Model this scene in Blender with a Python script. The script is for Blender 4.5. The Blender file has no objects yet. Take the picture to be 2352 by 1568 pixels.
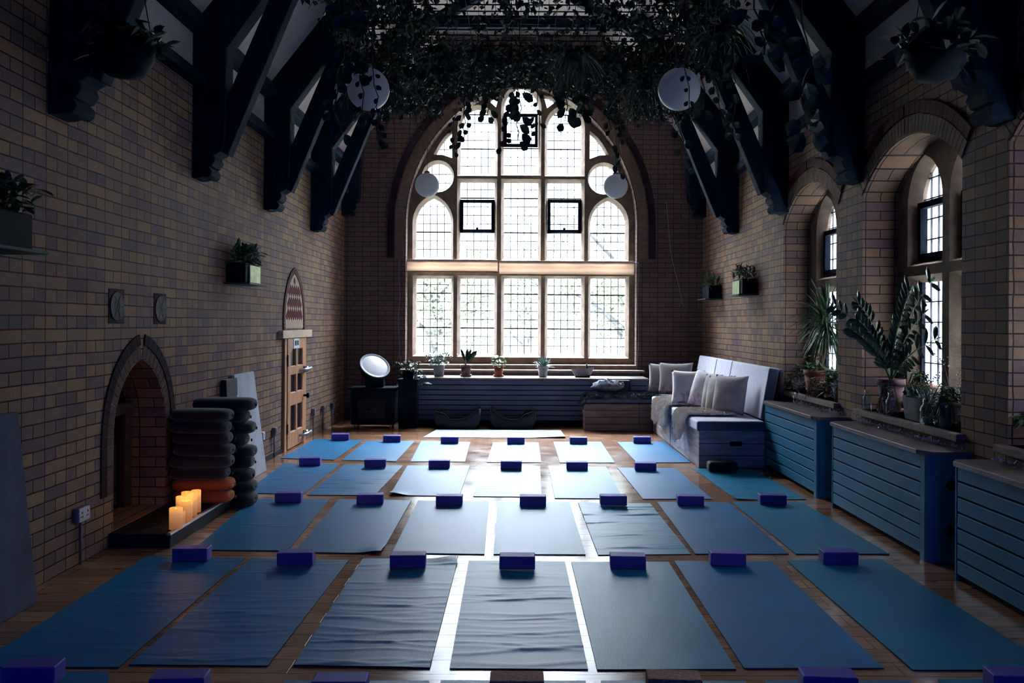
import bpy, bmesh, math, random
from math import sin, cos, pi, radians as R, sqrt, floor
from mathutils import Vector, Matrix, Euler, noise
from mathutils.geometry import tessellate_polygon, delaunay_2d_cdt
random.seed(7)
S = bpy.context.scene
COL = S.collection

# ------------------------------------------------------------------ camera, world, exposure
EYE, FPX, VX, VY, ROLL = 1.53, 2030.0, 1190.0, 742.0, R(0.3)
cd = bpy.data.cameras.new('camera'); cam = bpy.data.objects.new('camera', cd); COL.objects.link(cam)
cd.sensor_width = 36; cd.lens = FPX/2352*36
cd.shift_x = -(VX-1176)/2352; cd.shift_y = (VY-784)/2352
cd.clip_start = .05; cd.clip_end = 300
cam.matrix_world = Matrix.Translation((0, 0, EYE)) @ Matrix.Rotation(R(90), 4, 'X') @ Matrix.Rotation(ROLL, 4, 'Z')
S.camera = cam
S.view_settings.view_transform = 'Standard'; S.view_settings.look = 'None'
S.view_settings.gamma = 1; S.view_settings.use_curve_mapping = False
S.view_settings.exposure = 0.0
S.cycles.max_bounces = 7; S.cycles.diffuse_bounces = 5; S.cycles.glossy_bounces = 3
S.cycles.transparent_max_bounces = 10; S.cycles.transmission_bounces = 4
S.cycles.use_denoising = True
S.cycles.sample_clamp_indirect = 6
W = bpy.data.worlds.new('overcast_sky'); S.world = W; W.use_nodes = True
wn = W.node_tree; bg = wn.nodes['Background']
bg.inputs[1].default_value = 275.0
_tc = wn.nodes.new('ShaderNodeTexCoord'); _sx = wn.nodes.new('ShaderNodeSeparateXYZ'); _rp = wn.nodes.new('ShaderNodeValToRGB')
wn.links.new(_tc.outputs['Generated'], _sx.inputs[0]); wn.links.new(_sx.outputs[2], _rp.inputs[0]); wn.links.new(_rp.outputs[0], bg.inputs[0])
_e = _rp.color_ramp.elements
while len(_e) < 5: _e.new(.5)
for _x, (_p, _v) in zip(_e, ((.0, .021), (.24, .040), (.45, .14), (.75, .85), (1.0, 1.0))): _x.position = _p; _x.color = (.76*_v, .86*_v, 1.0*_v, 1)   # overcast sky, brighter overhead
def portal(loc, rot, sx, sy):
    l = bpy.data.lights.new('daylight_portal', 'AREA'); l.shape = 'RECTANGLE'; l.size = sx; l.size_y = sy
    l.cycles.is_portal = True
    o = bpy.data.objects.new('daylight_portal', l); o.location = loc; o.rotation_euler = rot; COL.objects.link(o)
portal((0.04, 14.62, 3.2), (R(-90), 0, 0), 3.9, 4.8)
portal((0.08, -8.05, 3.1), (R(90), 0, 0), 3.4, 3.6)  # serves the added blue fill pane behind the camera
for yc in (8.9, 6.66, 4.42):
    portal((3.62, yc, 1.95), (0, R(90), 0), 2.0, 1.7)

# ------------------------------------------------------------------ placing helpers
def ray(px, py):
    u, v = (px-VX)/FPX, (VY-py)/FPX
    return u*cos(ROLL)-v*sin(ROLL), u*sin(ROLL)+v*cos(ROLL)
def onz(px, py, z=0.0):
    a, b = ray(px, py); t = (z-EYE)/b; return Vector((a*t, t, z))
def onx(px, py, x):
    a, b = ray(px, py); t = x/a; return Vector((x, t, EYE+b*t))
def ony(px, py, y):
    a, b = ray(px, py); return Vector((a*y, y, EYE+b*y))

# ------------------------------------------------------------------ materials
def new_mat(name):
    m = bpy.data.materials.new(name); m.use_nodes = True
    nt = m.node_tree; b = nt.nodes['Principled BSDF']; return m, nt, b
def N(nt, t, **k):
    n = nt.nodes.new(t)
    for a, v in k.items(): setattr(n, a, v)
    return n
def mathn(nt, op, a, b=None, c=None):
    n = N(nt, 'ShaderNodeMath', operation=op)
    for i, v in enumerate((a, b, c)):
        if v is None: continue
        if isinstance(v, (int, float)): n.inputs[i].default_value = v
        else: nt.links.new(v, n.inputs[i])
    return n.outputs[0]
def mixc(nt, fac, a, b, mode='MIX'):
    n = N(nt, 'ShaderNodeMix', data_type='RGBA', blend_type=mode)
    for i, v in ((0, fac), (6, a), (7, b)):
        if isinstance(v, (int, float)): n.inputs[i].default_value = v
        elif isinstance(v, tuple): n.inputs[i].default_value = v if len(v) == 4 else (*v, 1)
        else: nt.links.new(v, n.inputs[i])
    return n.outputs[2]
def ramp(nt, fac, stops):
    n = N(nt, 'ShaderNodeValToRGB'); e = n.color_ramp.elements
    while len(e) < len(stops): e.new(.5)
    for x, (p, c) in zip(e, stops): x.position = p; x.color = c if len(c) == 4 else (*c, 1)
    nt.links.new(fac, n.inputs[0]); return n.outputs[0]
def noisen(nt, scale, detail=3, vec=None, rough=.5):
    n = N(nt, 'ShaderNodeTexNoise'); n.inputs['Scale'].default_value = scale; n.inputs['Detail'].default_value = detail
    n.inputs['Roughness'].default_value = rough
    if vec is None: vec = N(nt, 'ShaderNodeTexCoord').outputs['Object']
    nt.links.new(vec, n.inputs['Vector']); return n.outputs['Fac']
def bump(nt, b, h, strength=.3, dist=.01):
    n = N(nt, 'ShaderNodeBump'); n.inputs['Strength'].default_value = strength; n.inputs['Distance'].default_value = dist
    nt.links.new(h, n.inputs['Height']); nt.links.new(n.outputs[0], b.inputs['Normal'])
def mat(name, c, rough=.6, metal=0.0, vary=.15, scale=12, bmp=0.0, bscale=60, c2=None, spec=.25, sheen=0.0, stretch=None, emit=None):
    m, nt, b = new_mat(name)
    b.inputs['Roughness'].default_value = rough; b.inputs['Metallic'].default_value = metal
    b.inputs['Specular IOR Level'].default_value = spec
    if sheen: b.inputs['Sheen Weight'].default_value = sheen
    tc = N(nt, 'ShaderNodeTexCoord').outputs['Object']; vec = tc
    if stretch:
        mp = N(nt, 'ShaderNodeMapping'); mp.inputs['Scale'].default_value = stretch; nt.links.new(tc, mp.inputs[0]); vec = mp.outputs[0]
    if c2 is None: c2 = tuple(min(1, v*(1-vary*2)) for v in c)
    if vary:
        f = noisen(nt, scale, 4, vec)
        nt.links.new(ramp(nt, f, [(.35, c), (.68, c2)]), b.inputs['Base Color'])
    else: b.inputs['Base Color'].default_value = (*c, 1)
    if bmp: bump(nt, b, noisen(nt, bscale, 3, vec), bmp)
    if emit:
        b.inputs['Emission Color'].default_value = (*emit[0], 1); b.inputs['Emission Strength'].default_value = emit[1]
    return m
def brick_mat(name, c1, c2, mortar, c3):
    m, nt, b = new_mat(name)
    tc = N(nt, 'ShaderNodeTexCoord').outputs['Object']; sp = N(nt, 'ShaderNodeSeparateXYZ'); nt.links.new(tc, sp.inputs[0])
    g = N(nt, 'ShaderNodeNewGeometry'); sn = N(nt, 'ShaderNodeSeparateXYZ'); nt.links.new(g.outputs['True Normal'], sn.inputs[0])
    side = mathn(nt, 'GREATER_THAN', mathn(nt, 'ABSOLUTE', sn.outputs[0]), .7)
    u = mathn(nt, 'ADD', mathn(nt, 'MULTIPLY', sp.outputs[1], side), mathn(nt, 'MULTIPLY', sp.outputs[0], mathn(nt, 'SUBTRACT', 1.0, side)))
    wob = noisen(nt, 2.5, 2); z = mathn(nt, 'ADD', sp.outputs[2], mathn(nt, 'MULTIPLY', mathn(nt, 'SUBTRACT', wob, .5), .012))
    u = mathn(nt, 'ADD', u, mathn(nt, 'MULTIPLY', noisen(nt, 9, 1), .012))
    row = mathn(nt, 'FLOOR', mathn(nt, 'DIVIDE', z, .078)); par = mathn(nt, 'MODULO', row, 2.0)
    cb = N(nt, 'ShaderNodeCombineXYZ'); nt.links.new(u, cb.inputs[0]); nt.links.new(z, cb.inputs[1])
    outs = []
    for w in (.246, .123):
        t = N(nt, 'ShaderNodeTexBrick'); t.offset = 0; t.squash = 1
        nt.links.new(cb.outputs[0], t.inputs['Vector'])
        for k, v in (('Scale', 1), ('Mortar Size', .0048), ('Mortar Smooth', .25), ('Bias', -.1), ('Brick Width', w), ('Row Height', .078)): t.inputs[k].default_value = v
        t.inputs['Color1'].default_value = (*c1, 1); t.inputs['Color2'].default_value = (*c2, 1); t.inputs['Mortar'].default_value = (*mortar, 1)
        outs.append(t)
    col = mixc(nt, par, outs[0].outputs['Color'], outs[1].outputs['Color'])
    fac = mathn(nt, 'ADD', mathn(nt, 'MULTIPLY', outs[0].outputs['Fac'], mathn(nt, 'SUBTRACT', 1.0, par)), mathn(nt, 'MULTIPLY', outs[1].outputs['Fac'], par))
    blot = ramp(nt, noisen(nt, 1.3, 4), [(.42, (1, 1, 1)), (.62, c3)])
    col = mixc(nt, .7, col, blot, 'MULTIPLY')
    fine = ramp(nt, noisen(nt, 45, 3), [(.3, (.82, .82, .82)), (.7, (1, 1, 1))])
    nt.links.new(mixc(nt, 1.0, col, fine, 'MULTIPLY'), b.inputs['Base Color'])
    b.inputs['Roughness'].default_value = .7; b.inputs['Specular IOR Level'].default_value = .05
    bump(nt, b, mathn(nt, 'SUBTRACT', mathn(nt, 'MULTIPLY', noisen(nt, 30, 2), .25), fac), .55, .006)
    return m
M = {}
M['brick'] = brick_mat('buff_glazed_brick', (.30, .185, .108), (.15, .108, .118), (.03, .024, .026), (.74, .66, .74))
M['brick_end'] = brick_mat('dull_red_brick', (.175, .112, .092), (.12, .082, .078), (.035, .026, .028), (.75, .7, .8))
M['red_brick'] = mat('red_arch_brick', (.075, .026, .030), .7, bmp=.3, spec=.03)
M['pale_brick'] = mat('buff_arch_brick', (.19, .125, .10), .7, bmp=.3, spec=.04)
M['stone'] = mat('weathered_stone', (.21, .145, .105), .85, vary=.2, scale=7, bmp=.5, bscale=35, c2=(.12, .082, .062))
M['sillstone'] = mat('sill_stone', (.22, .165, .14), .7, bmp=.3, bscale=30)
M['plaster'] = mat('cream_plaster', (.72, .64, .62), .8, vary=.08, scale=3, bmp=.1)
M['beam'] = mat('dark_stained_beam', (.010, .017, .036), .85, vary=.3, scale=6, bmp=.15, bscale=30, stretch=(8, 8, 1), spec=.04)
M['black_metal'] = mat('black_iron', (.008, .011, .018), .7, .0, bmp=.0, spec=.03)
M['lead'] = mat('lead_came', (.05, .05, .06), .6, vary=0)
M['dark_slate'] = mat('dark_slate', (.015, .017, .024), .6, bmp=.2, spec=.1)
M['silver'] = mat('brushed_silver', (.6, .62, .66), .35, .9, vary=.05)
M['white_plastic'] = mat('white_plastic', (.6, .62, .66), .4, vary=0)
M['grey_metal'] = mat('grey_conduit', (.16, .17, .2), .45, .5, vary=.1)
M['blind'] = None
m, nt, b = new_mat('blind_fabric'); tr = N(nt, 'ShaderNodeBsdfTranslucent'); tr.inputs[0].default_value = (.50, .32, .20, 1)
b.inputs['Base Color'].default_value = (.55, .44, .35, 1); b.inputs['Roughness'].default_value = .9
mx = N(nt, 'ShaderNodeMixShader'); mx.inputs[0].default_value = .3
nt.links.new(b.outputs[0], mx.inputs[1]); nt.links.new(tr.outputs[0], mx.inputs[2]); nt.links.new(mx.outputs[0], nt.nodes['Material Output'].inputs[0]); M['blind'] = m
def glass_mat(name, tint, gloss, rough=.03):
    m = bpy.data.materials.new(name); m.use_nodes = True; nt = m.node_tree; nt.nodes.clear()
    o = N(nt, 'ShaderNodeOutputMaterial'); t = N(nt, 'ShaderNodeBsdfTransparent'); g = N(nt, 'ShaderNodeBsdfGlossy'); x = N(nt, 'ShaderNodeMixShader')
    t.inputs[0].default_value = (*tint, 1); g.inputs['Roughness'].default_value = rough
    lw = N(nt, 'ShaderNodeLayerWeight'); lw.inputs[0].default_value = .5
    nt.links.new(mathn(nt, 'ADD', mathn(nt, 'MULTIPLY', mathn(nt, 'POWER', lw.outputs['Facing'], 4.0), .6), gloss), x.inputs[0]); nt.links.new(t.outputs[0], x.inputs[1]); nt.links.new(g.outputs[0], x.inputs[2]); nt.links.new(x.outputs[0], o.inputs[0])
    return m
M['pane'] = glass_mat('leaded_window_glass', (.96, .97, .97), .03)
M['jar_glass'] = glass_mat('clear_jar_glass', (.93, .97, .965), .06)
# floor boards
m, nt, b = new_mat('pine_floorboards')
tc = N(nt, 'ShaderNodeTexCoord').outputs['Object']
bt = N(nt, 'ShaderNodeTexBrick'); bt.offset = .37; bt.offset_frequency = 2; nt.links.new(tc, bt.inputs['Vector'])
for k, v in (('Scale', 1), ('Mortar Size', .0026), ('Mortar Smooth', .3), ('Bias', 0), ('Brick Width', 2.7), ('Row Height', .1605)): bt.inputs[k].default_value = v
b.inputs['Specular IOR Level'].default_value = .75
bt.inputs['Color1'].default_value = (.42, .23, .135, 1); bt.inputs['Color2'].default_value = (.25, .125, .07, 1); bt.inputs['Mortar'].default_value = (.02, .012, .01, 1)
mp = N(nt, 'ShaderNodeMapping'); mp.inputs['Scale'].default_value = (1.2, 22, 1); nt.links.new(tc, mp.inputs[0])
gr = ramp(nt, noisen(nt, 2.2, 5, mp.outputs[0]), [(.3, (.68, .62, .58)), (.6, (1.08, 1.05, 1.0))])
c = mixc(nt, 1.0, bt.outputs['Color'], gr, 'MULTIPLY')
mp2 = N(nt, 'ShaderNodeMapping'); mp2.inputs['Scale'].default_value = (3.0, 7.5, 1); nt.links.new(tc, mp2.inputs[0])
vo = N(nt, 'ShaderNodeTexVoronoi'); vo.inputs['Scale'].default_value = 1.0; nt.links.new(mp2.outputs[0], vo.inputs['Vector'])
c = mixc(nt, 1.0, c, ramp(nt, vo.outputs['Distance'], [(.045, (.16, .09, .07)), (.11, (1, 1, 1))]), 'MULTIPLY')
nt.links.new(c, b.inputs['Base Color'])
nt.links.new(ramp(nt, noisen(nt, 3, 3), [(.3, (.13, .13, .13)), (.7, (.24, .24, .24))]), b.inputs['Roughness'])
bump(nt, b, mathn(nt, 'SUBTRACT', mathn(nt, 'MULTIPLY', noisen(nt, 4, 3, mp.outputs[0]), .3), bt.outputs['Fac']), .3, .003)
M['floor'] = m
# yoga mats
def mat_mat(name, c, c2, rough):
    m, nt, b = new_mat(name)
    tc = N(nt, 'ShaderNodeTexCoord').outputs['Object']
    nt.links.new(ramp(nt, noisen(nt, 2.0, 4), [(.35, c), (.7, c2)]), b.inputs['Base Color'])
    b.inputs['Roughness'].default_value = rough; b.inputs['Specular IOR Level'].default_value = .34
    f = mathn(nt, 'ADD', noisen(nt, 160, 2), mathn(nt, 'MULTIPLY', noisen(nt, 420, 1), .6))
    bump(nt, b, f, .32, .004); return m
M['mat'] = [mat_mat('teal_foam_mat', (.001, .20, .35), (.001, .17, .30), .36),
            mat_mat('deep_blue_foam_mat', (.001, .155, .34), (.001, .13, .29), .38),
            mat_mat('blue_green_foam_mat', (.002, .22, .34), (.001, .185, .29), .34)]
M['mat_edge'] = mat('dark_mat_edge', (.006, .03, .06), .7, vary=0)
M['block'] = mat('purple_blue_foam', (.085, .065, .36), .55, vary=.1, scale=4, bmp=.15, bscale=220)
M['cork'] = mat('cork', (.46, .25, .16), .85, vary=.25, scale=90, bmp=.3, bscale=150)
M['teal_paint'] = mat('blue_green_paint', (.018, .18, .31), .5, vary=.08, scale=3)
M['navy_paint'] = mat('grey_blue_paint', (.12, .14, .22), .5, vary=.08, scale=3)
M['gap'] = mat('shadow_gap_black', (.006, .009, .014), .8, vary=0, spec=.05)
M['cover_top'] = mat('worn_board_top', (.20, .16, .15), .33, vary=.2, scale=6, bmp=.1)
M['grey_plank'] = mat('whitewashed_planks', (.44, .41, .44), .7, vary=.35, scale=3, stretch=(1, 1, 9), c2=(.24, .22, .25), bmp=.3, bscale=12)
M['brown_plank'] = mat('grey_brown_planks', (.20, .15, .135), .7, vary=.35, scale=3, stretch=(1, 1, 9), c2=(.11, .08, .08), bmp=.3, bscale=12)
M['lilac'] = mat('pale_blue_grey_fabric', (.68, .69, .80), .9, vary=.06, bmp=.1, bscale=300, sheen=.2)
M['slate_fabric'] = mat('slate_blue_fabric', (.075, .10, .17), .9, vary=.1, bmp=.1, bscale=300, sheen=.1)
M['linen'] = mat('beige_linen', (.50, .44, .42), .95, vary=.08, bmp=.15, bscale=250, sheen=.2)
M['fur'] = mat('cream_sheepskin', (.95, .90, .85), .95, vary=.12, scale=5, c2=(.82, .72, .63), sheen=.0, spec=.0)
M['dark_fur'] = mat('charcoal_sheepskin', (.055, .065, .09), .9, vary=.3, scale=9, c2=(.025, .03, .045), sheen=.0, spec=.1)
M['black_fabric'] = mat('black_fabric', (.010, .013, .022), .7, vary=.1, bmp=.1, bscale=200, sheen=.1)
M['piping'] = mat('dark_piping', (.004, .005, .010), .7, vary=0)
M['charcoal'] = mat('charcoal_felt', (.022, .02, .027), .95, vary=.15, bmp=.2, bscale=120, sheen=.2)
M['orange'] = mat('rust_orange_felt', (.42, .085, .02), .95, vary=.1, bmp=.2, bscale=120, sheen=.1)
M['bundle'] = mat('grey_patterned_cloth', (.22, .23, .29), .9, vary=.4, scale=28, c2=(.05, .055, .08))
M['foil'] = mat('grey_plastered_panel', (.11, .12, .16), .8, vary=.2, scale=5, c2=(.075, .08, .11), spec=.03, bmp=.15, bscale=14)
M['pine'] = mat('orange_pine', (.50, .235, .115), .5, vary=.2, scale=4, stretch=(1, 6, 1), bmp=.1)
M['pale_pine'] = mat('pale_pine', (.60, .42, .28), .5, vary=.12, scale=4)
M['dark_glass'] = mat('dark_door_panel', (.010, .011, .016), .15, vary=0)
m, nt, b = new_mat('opal_glass'); tr = N(nt, 'ShaderNodeBsdfTranslucent'); tr.inputs[0].default_value = (.8, .8, .83, 1)
b.inputs['Base Color'].default_value = (.72, .72, .75, 1); b.inputs['Roughness'].default_value = .3
mx = N(nt, 'ShaderNodeMixShader'); mx.inputs[0].default_value = .45
nt.links.new(b.outputs[0], mx.inputs[1]); nt.links.new(tr.outputs[0], mx.inputs[2]); nt.links.new(mx.outputs[0], nt.nodes['Material Output'].inputs[0]); M['globe'] = m
M['cord'] = mat('dark_cord', (.01, .012, .02), .6, vary=0)
M['pale_cord'] = mat('pale_blue_cord', (.22, .30, .42), .6, vary=0)
M['leaf'] = mat('dark_green_leaf', (.022, .055, .030), .38, vary=.3, scale=9, c2=(.045, .095, .04))
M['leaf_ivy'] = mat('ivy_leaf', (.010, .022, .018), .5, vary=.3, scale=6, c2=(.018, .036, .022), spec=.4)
M['leaf_blue'] = mat('blue_green_succulent', (.12, .26, .21), .5, vary=.2, scale=20, c2=(.28, .42, .36))
M['leaf_lime'] = mat('yellow_green_leaf', (.20, .27, .05), .45, vary=.3, scale=25, c2=(.09, .17, .045))
M['leaf_fresh'] = mat('fresh_green_leaf', (.05, .13, .04), .45, vary=.3, scale=20, c2=(.12, .20, .07))
M['leaf_zz'] = mat('glossy_blackgreen_leaf', (.014, .045, .03), .22, vary=.2, scale=12, c2=(.03, .085, .045))
M['dried'] = mat('dried_flower', (.36, .31, .29), .9, vary=.3, scale=40, c2=(.17, .13, .12))
M['stem'] = mat('brown_stem', (.06, .038, .028), .8, vary=.2)
M['cane'] = mat('tan_cane', (.22, .13, .08), .8, vary=.2, scale=30)
M['terracotta'] = mat('terracotta', (.34, .105, .06), .7, vary=.15, scale=15, bmp=.1)
M['terracotta_dull'] = mat('dusty_terracotta', (.19, .10, .095), .75, vary=.2, scale=15, bmp=.1)
M['grey_pot'] = mat('grey_ceramic', (.27, .26, .29), .5, vary=.08)
M['white_pot'] = mat('white_ceramic', (.55, .54, .57), .5, vary=.05)
M['concrete'] = mat('concrete', (.22, .21, .215), .85, vary=.2, scale=30, bmp=.2)
M['soil'] = mat('soil', (.02, .014, .011), .95, vary=.3)
M['lime_liner'] = mat('pale_green_foil', (.42, .50, .20), .3, .3, vary=.4, scale=14, c2=(.16, .20, .10), bmp=.5, bscale=18)
M['shelf'] = mat('dark_teal_shelf', (.03, .05, .06), .6, vary=0, spec=.1)
M['red'] = mat('red_indicator', (.25, .01, .01), .4, vary=0)
M['bulb'] = mat('clear_bulb', (.65, .68, .74), .15, vary=0)
M['bark'] = mat('tree_bark', (.034, .031, .033), .9, vary=.2)
M['out_leaf'] = mat('spring_leaves', (.078, .088, .056), .8, vary=.2, scale=1.2, c2=(.060, .072, .044))
M['lawn'] = mat('pale_lawn', (.62, .66, .56), .9, vary=.15, scale=.6)
M['out_wall'] = mat('pale_outside_masonry', (.16, .16, .20), .9, vary=.1, scale=1.5)
# floral cushions
def floral(name, base, pinks):
    m, nt, b = new_mat(name); tc = N(nt, 'ShaderNodeTexCoord').outputs['Object']
    sp = N(nt, 'ShaderNodeSeparateXYZ'); nt.links.new(tc, sp.inputs[0])
    low = ramp(nt, mathn(nt, 'ADD', mathn(nt, 'MULTIPLY', sp.outputs[2], 3.0), .75), [(.25, (1, 1, 1)), (.75, (0, 0, 0))])
    f = ramp(nt, noisen(nt, 14, 3), [(.50, (0, 0, 0)), (.56, (1, 1, 1))])
    fac = mixc(nt, 1.0, low, f, 'MULTIPLY')
    nt.links.new(mixc(nt, fac, (*base, 1), ramp(nt, noisen(nt, 30, 2), [(.4, pinks[0]), (.6, pinks[1])])), b.inputs['Base Color'])
    b.inputs['Roughness'].default_value = .9; return m
M['floral'] = floral('cream_floral_cotton', (.78, .73, .72), ((.42, .10, .14), (.50, .24, .28)))
M['floral2'] = floral('grey_floral_cotton', (.30, .27, .275), ((.22, .045, .06), (.30, .10, .12)))

# ------------------------------------------------------------------ mesh builder
class MB:
    def __init__(s): s.v = []; s.f = []
    def add(s, vs, fs):
        o = len(s.v); s.v += [tuple(v) for v in vs]; s.f += [tuple(i+o for i in f) for f in fs]; return s
    def box(s, x0, x1, y0, y1, z0, z1, mt=None):
        vs = [Vector(p) for p in ((x0, y0, z0), (x1, y0, z0), (x1, y1, z0), (x0, y1, z0), (x0, y0, z1), (x1, y0, z1), (x1, y1, z1), (x0, y1, z1))]
        if mt is not None: vs = [mt @ v for v in vs]
        return s.add(vs, [(0, 3, 2, 1), (4, 5, 6, 7), (0, 1, 5, 4), (1, 2, 6, 5), (2, 3, 7, 6), (3, 0, 4, 7)])
    def prism(s, poly, f, c0, c1):
        n = len(poly); tris = tessellate_polygon([[Vector((a, b, 0)) for a, b in poly]])
        vs = [f(a, b, c0) for a, b in poly]+[f(a, b, c1) for a, b in poly]
        fs = [tuple(t) for t in tris]+[tuple(i+n for i in reversed(t)) for t in tris]+[(i, (i+1) % n, (i+1) % n+n, i+n) for i in range(n)]
        return s.add(vs, fs)
    def tube(s, pts, r, n=8, cap=True):
        pts = [Vector(p) for p in pts]; k = len(pts); rs = r if isinstance(r, (list, tuple)) else [r]*k
        up = Vector((0, 0, 1)); vs = []; prev = None
        for i, p in enumerate(pts):
            d = (pts[min(i+1, k-1)]-pts[max(i-1, 0)]).normalized()
            if prev is None:
                a = d.cross(up)
                if a.length < .1: a = d.cross(Vector((1, 0, 0)))
            else: a = prev-d*prev.dot(d)
            a.normalize(); prev = a; b = d.cross(a)
            vs += [p+(a*cos(2*pi*j/n)+b*sin(2*pi*j/n))*rs[i] for j in range(n)]
        fs = [(i*n+j, i*n+(j+1) % n, (i+1)*n+(j+1) % n, (i+1)*n+j) for i in range(k-1) for j in range(n)]
        if cap: fs += [tuple(range(n-1, -1, -1)), tuple((k-1)*n+j for j in range(n))]
        return s.add(vs, fs)
    def lathe(s, prof, c=(0, 0, 0), n=24, mt=None):
        c = Vector(c); vs = []; k = len(prof)
        for r, z in prof: vs += [Vector((r*cos(2*pi*j/n), r*sin(2*pi*j/n), z)) for j in range(n)]
        vs = [(mt @ v if mt is not None else v)+c for v in vs]
        fs = [(i*n+j, i*n+(j+1) % n, (i+1)*n+(j+1) % n, (i+1)*n+j) for i in range(k-1) for j in range(n)]
        if prof[0][0] > 1e-4: fs.append(tuple(range(n-1, -1, -1)))
        if prof[-1][0] > 1e-4: fs.append(tuple((k-1)*n+j for j in range(n)))
        return s.add(vs, fs)
    def grid(s, fn, nu, nv, wrap=False):
        vs = [fn(i/nu, j/nv) for j in range(nv+1) for i in range(nu+(0 if wrap else 1))]
        w = nu if wrap else nu+1
        fs = [(j*w+i, j*w+(i+1) % w, (j+1)*w+(i+1) % w, (j+1)*w+i) for j in range(nv) for i in range(nu)]
        return s.add(vs, fs)
    def leaf(s, p, d, L, w, droop=.3, up=(0, 0, 1), seg=3, shape=0):
        p = Vector(p); d = Vector(d).normalized(); side = d.cross(Vector(up))
        if side.length < .05: side = d.cross(Vector((1, 0, 0)))
        side.normalize(); q = p.copy(); vs = [p]; st = L/seg; dd = d.copy()
        for i in range(1, seg+1):
            dd = (dd+Vector((0, 0, -droop/seg))).normalized(); q = q+dd*st; t = i/seg
            if i < seg:
                ww = w*(sin(pi*min(1, t*(.85 if shape == 0 else 1)))**.7)*.5
                nrm = side.cross(dd)
                vs += [q-side*ww, q+nrm*(-.15*w), q+side*ww]
            else: vs.append(q)
        fs = [(0, 2, 1), (0, 3, 2)]
        for i in range(seg-2):
            a = 1+i*3; fs += [(a, a+1, a+4, a+3), (a+1, a+2, a+5, a+4)]
        a = 1+(seg-2)*3; fs += [(a, a+1, a+3), (a+1, a+2, a+3)]
        return s.add(vs, fs)
    def quadleaf(s, p, d, L, w, nrm):
        p = Vector(p); d = Vector(d).normalized(); sd = d.cross(Vector(nrm))
        if sd.length < .05: sd = d.cross(Vector((.3, 1, .2)))
        sd.normalize(); k = d.cross(sd)*(.12*L)
        return s.add([p, p+d*L*.38-sd*w*.5-k, p+d*L, p+d*L*.38+sd*w*.5-k, p+d*L*.5+k], [(0, 4, 1), (1, 4, 2), (2, 4, 3), (3, 4, 0)])
    def build(s, name, m, parent=None, smooth=False, bevel=0, fix=True, seg=2):
        me = bpy.data.meshes.new(name); me.from_pydata(s.v, [], s.f); me.update()
        if fix:
            bm = bmesh.new(); bm.from_mesh(me); bmesh.ops.recalc_face_normals(bm, faces=bm.faces); bm.to_mesh(me); bm.free()
        if smooth:
            for p in me.polygons: p.use_smooth = True
        me.materials.append(m)
        o = bpy.data.objects.new(name, me); COL.objects.link(o)
        if parent is not None: o.parent = parent
        if bevel:
            bv = o.modifiers.new('edge', 'BEVEL'); bv.width = bevel; bv.segments = seg; bv.limit_method = 'ANGLE'; bv.angle_limit = R(35)
        return o
def tag(o, label, cat, group=None, kind=None):
    o['label'] = label; o['category'] = cat
    if group: o['group'] = group
    if kind: o['kind'] = kind
    return o
def thing(name, label, cat, loc=(0, 0, 0), rz=0.0, group=None):
    o = bpy.data.objects.new(name, None); COL.objects.link(o); o.empty_display_size = .1
    o.location = loc; o.rotation_euler = (0, 0, rz); return tag(o, label, cat, group)
def struct(o, label=None):
    o['kind'] = 'structure'
    if label: o['label'] = label
    return o
def dup(root, loc, rz, label=None):
    r = root.copy(); COL.objects.link(r); r.location = loc; r.rotation_euler = (0, 0, rz)
    if label: r['label'] = label
    for ch in list(root.children):
        c = ch.copy(); COL.objects.link(c); c.parent = r
        for g in list(ch.children):
            d = g.copy(); COL.objects.link(d); d.parent = c
    return r
def offset_poly(poly, d):
    n = len(poly); area = sum(poly[i][0]*poly[(i+1) % n][1]-poly[(i+1) % n][0]*poly[i][1] for i in range(n)); sg = 1 if area > 0 else -1
    out = []
    for i in range(n):
        p0, p1, p2 = [Vector(poly[(i+k-1) % n]) for k in range(3)]
        e1, e2 = (p1-p0).normalized(), (p2-p1).normalized()
        n1, n2 = Vector((e1.y, -e1.x))*sg, Vector((e2.y, -e2.x))*sg
        m = n1+n2
        if m.length < 1e-6: m = n1.copy()
        m.normalize(); k = d/max(.55, m.dot(n1)); out.append((p1.x+m.x*k, p1.y+m.y*k))
    return out
def in_poly(poly, q):
    c = False; n = len(poly)
    for i in range(n):
        (x1, z1), (x2, z2) = poly[i], poly[(i+1) % n]
        if (z1 > q[1]) != (z2 > q[1]) and q[0] < (x2-x1)*(q[1]-z1)/(z2-z1)+x1: c = not c
    return c
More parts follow.
